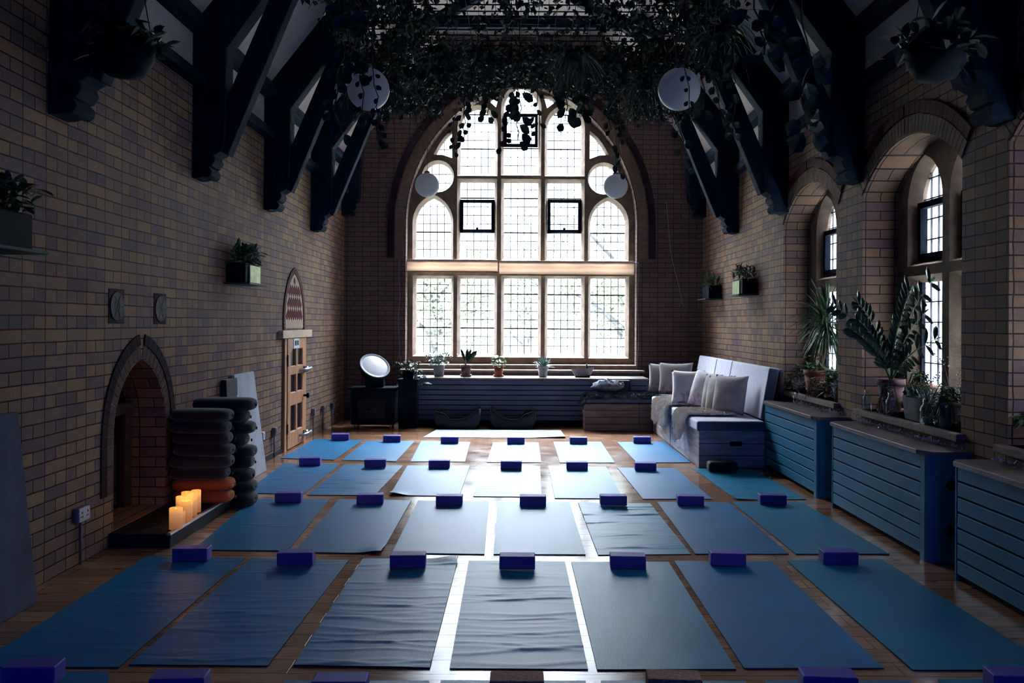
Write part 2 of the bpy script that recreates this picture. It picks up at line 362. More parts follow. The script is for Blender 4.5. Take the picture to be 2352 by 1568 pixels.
def tracery(mb, F, outline, holes, c0, c1, c2, ex):
    """plate with holes whose edges splay from holes+ex at c0 to holes at c1, then run straight to c2"""
    front = [offset_poly(h, e) for h, e in zip(holes, ex)]
    for hs, c, in ((front, c0), (holes, c2)):
        loops = [outline]+hs; flat = [Vector(p) for l in loops for p in l]; ed = []; o = 0
        for l in loops: ed += [(o+i, o+(i+1) % len(l)) for i in range(len(l))]; o += len(l)
        vo, _, fo, _, _, _ = delaunay_2d_cdt(flat, ed, [], 0, 1e-6)
        keep = []
        for t in fo:
            q = sum((vo[i] for i in t), Vector((0, 0)))/len(t)
            if in_poly(outline, q) and not any(in_poly(h, q) for h in hs): keep.append(tuple(t))
        mb.add([F(v.x, v.y, c) for v in vo], keep)
    n = len(outline); mb.add([F(a, b, c0) for a, b in outline]+[F(a, b, c2) for a, b in outline], [(i, (i+1) % n, (i+1) % n+n, i+n) for i in range(n)])
    for h, g in zip(holes, front):
        n = len(h); vs = [F(a, b, c0) for a, b in g]+[F(a, b, c1) for a, b in h]+[F(a, b, c2) for a, b in h]
        mb.add(vs, [(i, (i+1) % n, (i+1) % n+n, i+n) for i in range(n)]+[(i+n, (i+1) % n+n, (i+1) % n+2*n, i+2*n) for i in range(n)])
def pointed(xc, a, z0, zs, za, n=10):
    """closed outline: base z0, springing zs, apex za"""
    H = za-zs; r = (a*a+H*H)/(2*a); th = math.asin(min(1, H/r))
    L = [(xc-a+r-r*cos(th*i/n), zs+r*sin(th*i/n)) for i in range(n+1)]
    return [(xc-a, z0)]+L+[(2*xc-x, z) for x, z in reversed(L[:-1])]+[(xc+a, z0)]
def clip_bars(mb, F, poly, xs, zs, w, c0, c1, heavy=()):
    n = len(poly)
    def cross(axis, v):
        o = []
        for i in range(n):
            p, q = poly[i], poly[(i+1) % n]
            if (p[axis] <= v) != (q[axis] <= v): o.append(p[1-axis]+(q[1-axis]-p[1-axis])*(v-p[axis])/(q[axis]-p[axis]))
        return sorted(o)
    for x in xs:
        o = cross(0, x)
        for a, b in zip(o[::2], o[1::2]): mb.prism([(x-w/2, a), (x+w/2, a), (x+w/2, b), (x-w/2, b)], F, c0, c1)
    for k, z in enumerate(zs):
        o = cross(1, z); h = w*(1.9 if k in heavy else 1)
        for a, b in zip(o[::2], o[1::2]): mb.prism([(a, z-h/2), (b, z-h/2), (b, z+h/2), (a, z+h/2)], F, c0, c1)

XL, XR, YB, YF, XM = -2.76, 2.92, 14.0, -8.0, .08
FB = lambda a, b, c: Vector((a, YB+c, b))
FR = lambda a, b, c: Vector((XR+c, a, b))
FL = lambda a, b, c: Vector((XL-c, a, b))
# ================================================================== SETTING
struct(MB().box(XL-.4, XR+.8, YF-.3, YB+.6, -.2, 0).build('floor', M['floor']), 'pine floorboards running across the hall')
ZW = 3.54
def plate(F, outline, holes, c0, c1):
    mb = MB(); tracery(mb, F, outline, holes, c0, c0+.001, c1, [0]*len(holes)); return mb
# left wall with the fireplace arch cut in it
fire = pointed(6.48, .44, .10, .72, 1.25)
struct(plate(FL, [(YF, 0), (YB+.5, 0), (YB+.5, ZW), (YF, ZW)], [fire], 0, .4).build('wall_left', M['brick']), 'buff brick wall with fireplace')
rows = [(8.9, .84), (6.66, .84), (4.42, .84)]
def recess(yc, a, z0=.82, zs=2.62, rise=.33, n=14):
    r = (a*a+rise*rise)/(2*rise); th = math.asin(a/r)
    arc = [(yc+r*sin(-th+2*th*i/n), zs+rise-r+r*cos(-th+2*th*i/n)) for i in range(n+1)]
    return [(yc-a, z0)]+arc+[(yc+a, z0)]
holes = [recess(y, a) for y, a in rows]
struct(plate(FR, [(YF, 0), (YB+.5, 0), (YB+.5, ZW), (YF, ZW)], holes, 0, .34).build('wall_right', M['brick']), 'buff brick wall with arched window recesses')
arch = pointed(.045, 1.83, .80, 3.1, 5.37, 18)
gable = [(XL-.1, 0), (XR+.1, 0), (XR+.1, 4.0), (XM+1.25, 6.2), (XM-1.25, 6.2), (XL-.1, 4.0)]
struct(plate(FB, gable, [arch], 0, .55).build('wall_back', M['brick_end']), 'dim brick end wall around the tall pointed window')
farch = pointed(XM, 1.6, 1.4, 3.2, 4.8, 12)
struct(plate(lambda a, b, c: Vector((a, YF-c, b)), gable, [farch], 0, .3).build('wall_front', M['brick']), 'brick end wall behind the camera with an opening added for blue fill light')
M['blue_fill_pane'] = glass_mat('blue_fill_glass', (.10, .21, .62), .03)  # invented unseen pane, tinted to send blue fill into the shadows
struct(MB().prism(farch, lambda a, b, c: Vector((a, YF-c, b)), .18, .185).build('window_6', M['blue_fill_pane']), 'unseen blue pane added behind the camera to cool the shadows')
# ceiling: upright plaster strips above the brick, slopes, flat top
cb = MB()
for x0, sg in ((XL, 1), (XR, -1)):
    cb.box(min(x0, x0-sg*.1), max(x0, x0-sg*.1), YF, YB, ZW, 4.1)
    xt = XM-sg*1.22
    for (xa, za), (xb, zb) in (((x0, 4.04), (xt, 6.1)), ):
        cb.add([(xa, YF, za), (xa, YB, za), (xb, YB, zb), (xb, YF, zb), (xa-sg*.1, YF, za+.1), (xa-sg*.1, YB, za+.1), (xb-sg*.05, YB, zb+.15), (xb-sg*.05, YF, zb+.15)],
               [(0, 1, 2, 3), (4, 5, 6, 7), (0, 1, 5, 4), (1, 2, 6, 5), (2, 3, 7, 6), (3, 0, 4, 7)])
cb.box(XM-1.3, XM+1.3, YF, YB, 6.1, 6.25)
struct(cb.build('ceiling', M['plaster']), 'cream plaster ceiling sloping up between the trusses')
# wall plates and purlins
for i, (x0, sg) in enumerate(((XL, 1), (XR, -1))):
    t = MB().box(min(x0, x0+sg*.11), max(x0, x0+sg*.11), YF, YB-.002, ZW-.02, ZW+.07).build(f'trim_{i*2+1}', M['beam'], bevel=.008); struct(t)
    t = MB().box(min(x0, x0+sg*.14), max(x0, x0+sg*.14), YF, YB-.002, 3.96, 4.08).build(f'trim_{i*2+2}', M['beam'], bevel=.008); struct(t)
t = MB().box(XR-.05, XR, 8.05, 9.5, ZW-.05, ZW-.021).build('trim_5', M['sillstone'], bevel=.01); struct(t)
# skirting
struct(MB().box(XL, XL+.015, 7.3, 10.30, 0, .05).build('baseboard_left', M['dark_slate']))

# voussoir rings
def ring(name, F, path, w0, w1, n, c0, c1, m, gap=.006):
    P = [Vector(p) for p in path]; L = [0]
    for a, b in zip(P, P[1:]): L.append(L[-1]+(b-a).length)
    def at(s):
        for i in range(len(L)-1):
            if s <= L[i+1] or i == len(L)-2:
                t = (s-L[i])/(L[i+1]-L[i]); d = (P[i+1]-P[i]).normalized(); return P[i].lerp(P[i+1], t), Vector((-d.y, d.x))
    mb = MB(); st = L[-1]/n
    for k in range(n):
        p, a = at(k*st+gap/2); q, b = at((k+1)*st-gap/2)
        pl = [p+a*w0, p+a*w1, q+b*w1, q+b*w0]; mb.prism([(v.x, v.y) for v in pl], F, c0, c1)
    return struct(mb.build(name, m))
ringpath = pointed(.045, 1.83, 2.55, 3.1, 5.37, 18)
ring('trim_6', FB, ringpath, .02, .17, 74, -.006, .03, M['pale_brick'])
M['hood'] = mat('dark_hood_brick', (.03, .018, .026), .8, bmp=.3, spec=.05); M['fire_brick'] = mat('dark_arch_brick', (.11, .075, .065), .8, bmp=.3, spec=.05)  # second one: darker brick for the fireplace arch
ring('trim_7', FB, ringpath, .19, .29, 60, -.045, .03, M['hood'], .003)
for i, h in enumerate(holes):
    ring(f'trim_{8+2*i}', FR, h[1:-1], .012, .135, 34, -.014, .02, M['pale_brick'])
    ring(f'trim_{9+2*i}', FR, h[1:-1], .15, .235, 24, -.022, .02, M['red_brick'], .004)
fr = fire[1:-1]
ring('trim_16', FL, [(fire[0][0], .35)]+fr+[(fire[-1][0], .35)], .012, .10, 34, -.004, .02, M['fire_brick'])
ring('trim_17', FL, [(fire[0][0], .35)]+fr+[(fire[-1][0], .35)], .11, .19, 34, -.010, .02, M['hood'], .004)
# inside of the fireplace
fb = MB().box(XL-.85, XL-.8, 5.9, 7.06, 0, 1.5).box(XL-.8, XL-.4, 5.88, 5.94, 0, 1.5).box(XL-.8, XL-.4, 7.02, 7.08, 0, 1.5).box(XL-.8, XL-.4, 5.9, 7.06, 1.45, 1.5)
struct(fb.build('wall_recess', M['brick']), 'brick lining behind the fireplace arch')

# ---- big pointed window
def pxpoly(pts, d=14.42): return [(lambda v: (v.x, v.z))(ony(x, y, d)) for x, y in pts]
def plight(x0, x1, yb, ys=None, ya=None, n=8):
    """a light measured on the window plane: straight or pointed head"""
    a = ony(x0, yb, 14.42); b = ony(x1, yb, 14.42); zb = (a.z+b.z)/2
    if ya is None:
        zt = ony((x0+x1)/2, ys, 14.42).z; return [(a.x, zb), (b.x, zb), (b.x, zt), (a.x, zt)]
    zs = ony((x0+x1)/2, ys, 14.42).z; za = ony((x0+x1)/2, ya, 14.42).z
    return pointed((a.x+b.x)/2, (b.x-a.x)/2, zb, zs, za, n)
cols = [(956, 1036), (1057, 1135), (1157, 1235), (1256.5, 1334), (1355, 1435)]
lights = []; ex = []
for k, (a, b) in enumerate(cols): lights.append(plight(a, b, 811+k*1.2, 640)); ex.append(.045)
for k in (0, 4): lights.append(plight(*cols[k], 592+k*.7, 514+k*.7, 456+k*1.4)); ex.append(.045)
for k in (1, 2, 3): lights.append(plight(*cols[k], 592+k*.7, 419+k*.7)); ex.append(.045)
lights.append(plight(1058, 1137, 401, 296, 252)); ex.append(.045)
lights.append(plight(1157, 1236, 400, 252, 203)); ex.append(.045)
lights.append(plight(1256.5, 1335, 402, 297, 253)); ex.append(.045)
for cx, cy in ((1008, 408), (1384.5, 413)):
    lights.append(pxpoly([(cx+31.5*cos(2*pi*i/24), cy+31.5*sin(2*pi*i/24)) for i in range(24)])); ex.append(.035)
lights.append(pxpoly([(1002, 356), (1012, 338), (1024, 321), (1038, 307), (1038, 363), (1020, 357)])); ex.append(.02)
lights.append(pxpoly([(1392, 357), (1374, 358), (1355, 365), (1355, 309), (1368, 321), (1381, 338)])); ex.append(.02)
lights.append(pxpoly([(1126, 236), (1133, 228), (1143, 231), (1139, 248)])); ex.append(.015)
lights.append(pxpoly([(1250, 226), (1265, 229), (1273, 238), (1257, 250)])); ex.append(.015)
wout = pointed(.045, 1.828, .86, 3.1, 5.368, 18)
mb = MB(); tracery(mb, FB, wout, lights, .27, .40, .455, ex)
win1 = mb.build('window_1', M['stone']); struct(win1, 'tall pointed stone window with leaded lights in the end wall')
gl = MB(); ld = MB()
for k, h in enumerate(lights):
    gl.prism(offset_poly(h, .01), FB, .445, .449)
    xs = [p[0] for p in h]; zs = [p[1] for p in h]; x0, x1, z0, z1 = min(xs), max(xs), min(zs), max(zs)
    nx = max(1, round((x1-x0)/.11)); nz = max(1, round((z1-z0)/.14))
    clip_bars(ld, FB, h, [x0+(x1-x0)*i/nx for i in range(1, nx)], [z0+.14*i for i in range(1, nz+1) if z0+.14*i < z1-.03], .011, .432, .444, heavy=(2, 6, 10))
struct(gl.build('window_glass', M['pane'], win1)); struct(ld.build('lead_cames', M['lead'], win1))
for (x0, x1, y0, y1) in ((1057, 1136, 459, 534), (1257, 1335, 459, 535), (1157, 1236, 262, 338)):
    a = ony(x0, y1, 14.42); b = ony(x1, y0, 14.42); w = .052
    c = MB()
    for q in ((a.x, b.x, a.z, a.z+w), (a.x, b.x, b.z-w, b.z), (a.x, a.x+w, a.z, b.z), (b.x-w, b.x, a.z, b.z)):
        c.box(q[0], q[1], 14.385, 14.43, q[2], q[3])
    c.box((a.x+b.x)/2-.02, (a.x+b.x)/2+.02, 14.37, 14.40, a.z+w, a.z+w+.03)
    struct(c.build('casement_frame', M['black_metal'], win1))
# stone apron and ledge under the window
struct(MB().box(-1.83, 1.92, YB-.0, YB+.5, .55, .87).build('trim_18', M['stone'], bevel=.01), 'stone apron under the tall window')
struct(MB().box(-1.86, 1.98, YB-.22, YB+.1, .765, .80).box(-1.8, 1.92, YB-.12, YB, .5, .765).build('trim_19', M['sillstone'], bevel=.008), 'narrow stone ledge along the foot of the tall window')

# ---- side windows
def side_window(idx, yc, a):
    o = recess(yc, a-.001, .821, 2.619, .33)
    mul = .105
    L = []
    for s in (-1, 1):
        c = yc+s*(mul+.25)
        L.append([(c-.25, 1.06), (c+.25, 1.06), (c+.25, 1.88), (c-.25, 1.88)])
        L.append(pointed(c, .25, 2.06, 2.50, 2.83, 8))
    mb = MB(); tracery(mb, FR, o, L, .30, .40, .431, [.05]*4)
    w = struct(mb.build(f'window_{idx}', M['stone']), 'stone mullioned window with leaded lights')
    g = MB(); l = MB(); fr = MB()
    for k, h in enumerate(L):
        g.prism(offset_poly(h, .01), FR, .425, .429)
        z0 = min(p[1] for p in h); z1 = max(p[1] for p in h); y0 = min(p[0] for p in h)
        clip_bars(l, FR, h, [y0+.5*i/4 for i in (1, 2, 3)], [z0+.165*i for i in range(1, 5) if z0+.165*i < z1-.03], .010, .41, .424)
        if k % 2:
            for q in ((y0, y0+.5, z0, z0+.05), (y0, y0+.5, z0+.42, z0+.47), (y0, y0+.05, z0, z0+.47), (y0+.45, y0+.5, z0, z0+.47)):
                fr.prism([(q[0], q[2]), (q[1], q[2]), (q[1], q[3]), (q[0], q[3])], FR, .36, .42)
        else:
            fr.prism([(y0, z0), (y0+.018, z0), (y0+.018, z1), (y0, z1)], FR, .39, .42)
            fr.prism([(y0+.482, z0), (y0+.5, z0), (y0+.5, z1), (y0+.482, z1)], FR, .39, .42)
    struct(g.build('window_glass', M['pane'], w)); struct(l.build('lead_cames', M['lead'], w)); struct(fr.build('casement_frame', M['black_metal'], w))
    s = MB().box(XR-.06, XR+.5, yc-a-.06, yc+a+.06, .77, .82)
    struct(s.build('window_sill', M['sillstone'], w, bevel=.006))
for i, (yc, a) in enumerate(rows): side_window(i+2, yc, a)

# ---- outside
struct(MB().box(-30, 40, YB+1, 60, -.6, -.5).build('lawn', M['lawn']))
struct(MB().box(7.9, 8.3, -8, 20, -.6, 15.0).build('building_wall', M['out_wall']), 'pale masonry of the building next door')
struct(MB().box(3.6, 7.2, -8, 14, -.6, -.5).build('ground', M['lawn']))
def tree(x, y, h, sc, label, sd):
    rnd = random.Random(sd); t = thing('garden_tree', label, 'tree', (x, y, -.5), 0, 'trees in the garden beyond the tall window')
    tr = MB(); lf = MB(); tips = []
    tr.tube([(0, 0, 0), (.1, 0, h*.3), (.3, .1, h*.55), (.2, .1, h*.8)], [.22*sc, .16*sc, .11*sc, .04*sc], 8)
    for i in range(16):
        z = h*(.25+.55*rnd.random()); a = rnd.random()*2*pi; L = sc*(1.2+1.6*rnd.random()); p0 = Vector((.15, .05, z))
        p2 = p0+Vector((cos(a)*L, sin(a)*L, .5*L)); p1 = (p0+p2)/2+Vector((0, 0, .2*L)); tr.tube([p0, p1, p2], [.06*sc, .04*sc, .012*sc], 6)
        tips += [p1, p2, (p1+p2)/2]
    for p in tips:
        for k in range(70):
            q = p+Vector((rnd.gauss(0, .5*sc), rnd.gauss(0, .5*sc), rnd.gauss(0, .4*sc)))
            lf.quadleaf(q, (rnd.uniform(-1, 1), rnd.uniform(-1, 1), rnd.uniform(-1, .4)), .16, .11, (rnd.uniform(-1, 1), rnd.uniform(-1, 1), 1))
    tr.build('trunk', M['bark'], t, True); lf.build('foliage', M['out_leaf'], t, fix=False)
tree(2.6, 22, 4.6, 1.1, 'pale leafy tree behind the fourth and fifth lights of the tall window', 1)
tree(.2, 33, 4.0, .9, 'pale leafy tree seen through the middle light of the tall window', 2)
tree(-2.6, 26, 4.2, .9, 'pale leafy tree seen through the first light of the tall window', 3)

# ================================================================== ROOF TRUSSES
def truss(y, label, low=2.74, collar=True, thin=.20):
    t = thing('roof_truss', label, 'roof truss', (XM, y, 0), 0, 'dark timber roof trusses')
    H = (XR-XL)/2; F = lambda a, b, c: Vector((a, c, b))
    for sg in (-1, 1):
        m = lambda p: [(sg*(H-x), z) for x, z in p]   # x measured in from the wall
        MB().prism(m([(0, low+.14), (.27, low+.30), (.29, 4.1), (0, 4.1)]), F, -thin/2, thin/2).build('wall_post', M['beam'], t, bevel=.012)
        cb = MB().prism(m([(0, low), (.05, low), (.115, low+.015), (.125, low+.06), (.10, low+.085), (.17, low+.10), (.20, low+.15), (.185, low+.19), (.24, low+.22), (.268, low+.29), (0, low+.30)]), F, -thin/2-.012, thin/2+.012)
        cb.tube([(sg*(H-.125), -thin/2-.02, low+.05), (sg*(H-.125), thin/2+.02, low+.05)], .048, 12)
        cb.build('corbel', M['beam'], t, bevel=.006)
        if not collar: continue
        MB().prism(m([(.22, low+.24), (.29, low+.2), (.82, 4.235), (1.17, 4.98), (.86, 4.72), (.62, 4.235), (.27, 3.40)]), F, -thin/2+.03, thin/2-.03).build('arch_brace', M['beam'], t, bevel=.01)
        MB().prism(m([(.0, 4.05), (.0, 3.62), (.29, 3.70), (.285, 3.84), (1.42, 5.42), (1.30, 5.70)]), F, -thin/2+.012, thin/2-.012).build('rafter', M['beam'], t, bevel=.012)
        if collar:
            MB().prism([(sg*1.42, 5.38), (sg*1.25, 5.62), (sg*.45, 6.1), (sg*.15, 6.1)], F, -.07, .07).build('upper_strut', M['beam'], t, bevel=.01)
    if collar:
        MB().box(-1.6, 1.6, -thin/2+.02, thin/2-.02, 5.46, 5.62).build('collar_beam', M['beam'], t, bevel=.01)
    return t
truss(11.82, 'dark timber roof truss nearest to the tall pointed window')
truss(9.66, 'dark timber roof truss above the first side window pier beside the sofa')
truss(7.56, 'dark timber roof truss landing beside the left hanging planter and first brick pier')
truss(5.28, 'dark timber roof truss above the fireplace, close to the camera')
truss(13.86, 'dark timber wall brackets set against the brick end wall', 3.2, False, .2)
truss(3.05, 'dark timber roof truss overhead, mostly above the picture')

# ================================================================== MATS AND BLOCKS
ROWS = {
 1: [((-64, 1534), (273, 1534), (564, 1282.6), (337, 1278.6)), ((296, 1528.6), (615, 1531), (801, 1287.8), (576.5, 1283.7)), ((673.5, 1531), (987, 1536), (1052, 1284.7), (834, 1284)),
     ((1032.7, 1537), (1350.6, 1538.8), (1297.6, 1291), (1076.8, 1289)), ((1372, 1540), (1690.5, 1539), (1535.7, 1292), (1312.5, 1292)), ((1709.7, 1537), (2031, 1537), (1774, 1291), (1548, 1289.6)), ((2097, 1541), (2432.5, 1541), (2025, 1286), (1807, 1288.8))],
 2: [((444, 1264), (661, 1266), (757.6, 1147), (581.6, 1146)), ((676, 1269.5), (875, 1272.5), (944.6, 1150.5), (778.6, 1147.5)), ((900.6, 1271), (1112.5, 1274), (1123, 1152), (960, 1150.5)),
     ((1133.6, 1274), (1345, 1275), (1307.7, 1154), (1144, 1153.5)), ((1374, 1275.5), (1587, 1274), (1493, 1157), (1328, 1155)), ((1597, 1273.4), (1811.6, 1273.4), (1673, 1155), (1509, 1153.5)), ((1828, 1273.4), (2042.8, 1273.5), (1843, 1155), (1680, 1154))],
 3: [((560, 1133), (696.7, 1135), (781.5, 1066.5), (653.6, 1064)), ((705.7, 1137.7), (861, 1138.6), (926, 1069.5), (793, 1066.5)), ((895, 1138.6), (1055, 1140), (1079, 1070), (936, 1070)),
     ((1087, 1140.7), (1244, 1142), (1240, 1071.6), (1109, 1071.6)), ((1274.4, 1145), (1431, 1146), (1392, 1073), (1259.5, 1070.7)), ((1477, 1147), (1636, 1147), (1551, 1076), (1418, 1074.6)), ((1692.6, 1149), (1852, 1147.5), (1730, 1079), (1591, 1076.7))],
 4: [((644, 1053), (767, 1057), (835, 1011), (725, 1008)), ((784.5, 1057), (909.5, 1060), (952.7, 1013.6), (844, 1012)), ((943, 1060.6), (1068, 1061), (1080, 1016), (967.5, 1013)),
     ((1118, 1062), (1243, 1062.7), (1237, 1016.5), (1133, 1016.5)), ((1286, 1063), (1412, 1063), (1380, 1015), (1271, 1015)), ((1462, 1062.7), (1587, 1062.7), (1526, 1014), (1418, 1016))],
 0: [((-170, 1900), (235, 1900), (250, 1545), (-90, 1545)), ((300, 1900), (700, 1900), (640, 1572), (315, 1572)), ((690, 1900), (1080, 1900), (985, 1566), (650, 1566)), ((1000, 1900), (1390, 1900), (1345, 1566), (1012, 1565)),
     ((1400, 1900), (1800, 1900), (1712, 1567), (1380, 1566)), ((1830, 1900), (2240, 1900), (2090, 1566), (1756, 1566)), ((2310, 1900), (2720, 1900), (2490, 1566), (2155, 1562))],
}
WAVY = {(1, 1): .0045, (1, 2): .0075, (1, 3): .0075, (1, 0): .003, (2, 0): .002, (2, 4): .0075, (3, 0): .0035, (3, 1): .0075, (3, 3): .006, (3, 6): .006}
RN = {0: 'cut-off front row', 1: 'first full row', 2: 'second full row', 3: 'third full row', 4: 'back row by the window'}
ORD = ['first', 'second', 'third', 'fourth', 'fifth', 'sixth', 'seventh']
def yoga_mat(corners, amp, sd, m, label, nu=16, curl=None):
    BL, BR, TR, TL = corners; rnd = random.Random(sd)
    rip = [(rnd.random(), rnd.uniform(.35, 1), rnd.uniform(.006, .014), rnd.uniform(-.03, .03), rnd.random()) for _ in range(26)]
    nv = 190 if amp else 20
    def h(u, v):
        z = .006
        if amp:
            for c, a, w, tl, ph in rip:
                q = (v-c-tl*(u-.5)-.012*sin(6*u+ph*6))/w; z += amp*.75*a*math.exp(-q*q)*(.55+.45*sin(pi*min(1, max(0, u+ph*.6-.3))))
        else: z += .0008*(1+noise.noise(Vector((u*3, v*8, sd))))
        if curl:
            cu, cv, ca = curl; dd = sqrt(((u-cu)*.61)**2+((v-cv)*1.8)**2); z += ca*math.exp(-(dd/.10)**2)
        return z
    def P(u, v):
        p = BL.lerp(BR, u).lerp(TL.lerp(TR, u), v); return p
    mb = MB(); mb.grid(lambda u, v: P(u, v)+Vector((0, 0, h(u, v))), nu, nv)
    w = nu+1; top = len(mb.v); border = [i for i in range(w)]+[j*w+nu for j in range(1, nv+1)]+[nv*w+i for i in range(nu-1, -1, -1)]+[j*w for j in range(nv-1, 0, -1)]
    n = len(border); base = len(mb.v); mb.v += [mb.v[i] for i in border]+[(mb.v[i][0], mb.v[i][1], max(.0005, mb.v[i][2]-.006)) for i in border]
    fi = len(mb.f); mb.f += [(base+i, base+(i+1) % n, base+n+(i+1) % n, base+n+i) for i in range(n)]
    o = mb.build('yoga_mat', m, smooth=True); o.data.materials.append(M['mat_edge'])
    for f in list(o.data.polygons)[fi:]: f.material_index = 1; f.use_smooth = False
    return tag(o, label, 'yoga mat', 'blue yoga mats laid out in rows')
random.seed(3)
for r, lst in ROWS.items():
    for i, q in enumerate(lst):
        amp = WAVY.get((r, i), 0); cr = [onz(x, y) for x, y in q]
        look = 'rippled blue yoga mat' if amp > .004 else ('faintly rippled blue yoga mat' if amp else 'smooth blue yoga mat')
        cu = {(2, 1): (.97, .02, .02), (3, 2): (.02, .02, .03), (1, 2): (.95, .97, .025), (3, 6): (.0, .0, .01)}.get((r, i))
        yoga_mat(cr, amp, r*10+i, M['mat'][(r*3+i*5) % 3 if i > 1 else 1], f'{look}, {ORD[i]} from the fireplace side, {RN[r]}', curl=cu)
yoga_mat([onz(972, 1004.5), onz(1300, 1006.5), onz(1288, 988.5), onz(1002, 987.5)], 0, 99, mat('pale_blue_white_mat', (.50, .60, .68), .5, vary=.05), 'pale-looking mat lying crosswise in front of the two black floor seats', curl=(1.0, 0.0, .02))  # pale colour stands in for the window's reflection on this mat
BLK = {1: [(434, 1289, 2), (675, 1299, 3), (935, 1305, 2), (1188, 1308, 0), (1444, 1307, -2), (1675, 1300, -3), (1933, 1297, -1)],
 2: [(660, 1154, 3), (848, 1158, 4), (1031, 1161, 0), (1224, 1162, 0), (1410, 1161, 0), (1588, 1161, -3), (1778, 1159, -3)],
 3: [(710, 1069, 4), (860, 1073, 4), (1008, 1075, 1), (1174, 1077, 0), (1326, 1079, 0), (1484, 1081, -2)],
 4: [(780, 1011, 4), (899, 1015, 3), (1032, 1018, 1), (1185, 1019, 0), (1329, 1019, 0), (1476, 1018, -2)],
 0: [(60, 1577, 3), (402, 1604, 3), (776, 1612, 1), (1187, 1610, 0), (1553, 1606, -2), (1912, 1600, -4), (2350, 1598, -4)]}
bp = None
def block_mesh(m):
    return MB().box(-.11, .11, -.055, .055, 0, .08).build('yoga_block', m, bevel=.006, seg=3)
for r, lst in BLK.items():
    for i, (x, y, rot) in enumerate(lst):
        cork = r == 0 and i in (3, 4)
        z = .007+(.010 if WAVY.get((r, i), 0) > .004 else .002)
        p = onz(x, y, z); p.y += .055; p.z = z
        if bp is None or cork: o = block_mesh(M['cork' if cork else 'block'])
        else: o = bp.copy(); COL.objects.link(o)
        if not cork: bp = o
        o.location = p; o.rotation_euler = (0, 0, R(rot*1.3))
        nm = 'brown cork yoga block' if cork else 'purple-blue foam yoga block'
        tag(o, f'{nm}, {ORD[i]} from the fireplace side, {RN[r]}', 'yoga block', 'yoga blocks set at the heads of the mats')
p = onz(1663, 1084, .017); o = MB().box(-.15, .15, -.08, .08, 0, .10).build('bolster_pad', M['black_fabric'], bevel=.03, seg=3); o.location = (p.x, p.y+.09, .014)
tag(o, 'black pad at the foot of the bench end, on the rippled mat by the sofa', 'pad')

# ================================================================== HEATER COVERS
def cover(name, label, x0, x1, y0, y1, face, zt, paint, n=7, endface=None, group=None, over=.035, ch=.05):
    """face: 'x' slats face -x (right wall), 'y' slats face -y (end wall)"""
    t = thing(name, label, 'radiator cover', ((x0+x1)/2, (y0+y1)/2, 0), 0, group); cx, cy = (x0+x1)/2, (y0+y1)/2
    X0, X1, Y0, Y1 = x0-cx, x1-cx, y0-cy, y1-cy
    zc = zt-.03
    if face == 'x':
        MB().box(X0+.02, X1, Y0+.01, Y1-.01, 0.012, zc).build('carcass', M['gap'], t)
        MB().prism([(X0, Y0+.03), (X0+.008, Y0+.009), (X0+.03, Y0), (X1-.004, Y0), (X1-.004, Y0+.02), (X0+.035, Y0+.02), (X0+.035, Y0+.09), (X0, Y0+.09)], lambda a, b, c: Vector((a, b, c)), 0, zc).build('end_panel', paint, t)
        MB().box(X0, X1-.004, Y1-.02, Y1, 0, zc).build('end_panel', paint, t, bevel=.004)
        ys = (Y0+.09, Y1-.03)
    else:
        MB().box(X0+.01, X1-.01, Y0+.02, Y1, 0.05, zc).build('carcass', M['gap'], t)
        for q in (X0, X1-.02): MB().box(q, q+.02, Y0, Y1, 0.04, zc).build('end_panel', paint, t, bevel=.004)
    z0 = .03 if face == 'x' else .08; h = (zc-.006-z0)/n; g = .012
    for k in range(n):
        a, b = z0+k*h+g, z0+(k+1)*h
        if face == 'x': MB().box(X0, X0+.02, ys[0], ys[1], a, b).build('slat', paint, t, bevel=.003)
        else: MB().box(X0+.02, X1-.02, Y0, Y0+.02, a, b).build('slat', paint, t, bevel=.003)
    if face == 'x': pl = [(X0-over, Y0-.03+ch*2.2), (X0-over+ch, Y0-.03), (X1, Y0-.03), (X1, Y1+.03), (X0-over+ch, Y1+.03), (X0-over, Y1+.03-ch*1.5)]
    else: pl = [(X0-.02, Y0-over), (X1+.02, Y0-over), (X1+.02, Y1), (X0-.02, Y1)]
    MB().prism(pl, lambda a, b, c: Vector((a, b, c)), zc, zt).build('top_board', M['cover_top'], t, bevel=.005)
    return t
XC = 2.64
c1 = cover('radiator_cover', 'blue-green slatted radiator cover directly behind the sofa end', XC, XR, 7.78, 9.44, 'x', .72, M['teal_paint'], group='blue-green radiator covers under the side windows')
c2 = cover('radiator_cover', 'blue-green slatted radiator cover under the window with the big glossy feather-leaved plant', XC, XR, 5.70, 7.42, 'x', .72, M['teal_paint'], group='blue-green radiator covers under the side windows')
c3 = cover('radiator_cover', 'blue-green slatted radiator cover closest to the camera, cut by the picture edge', XC, XR, 3.30, 5.33, 'x', .72, M['teal_paint'], group='blue-green radiator covers under the side windows')
for c, zs in ((c2, (.50, .20)), (c1, (.50, .2))):
    for z in zs: MB().lathe([(.0, -.012), (.034, -.012), (.034, .0), (.0, .0)], (.02, -(.86 if c is c2 else .83)-.004, z), 16, Matrix.Rotation(R(90), 3, 'X')).build('pipe_hole', M['gap'], c)
cover('radiator_cover', 'long dull blue slatted radiator cover under the tall pointed window', -1.62, 1.93, 13.12, 13.76, 'y', .715, M['navy_paint'], 8, over=.02)

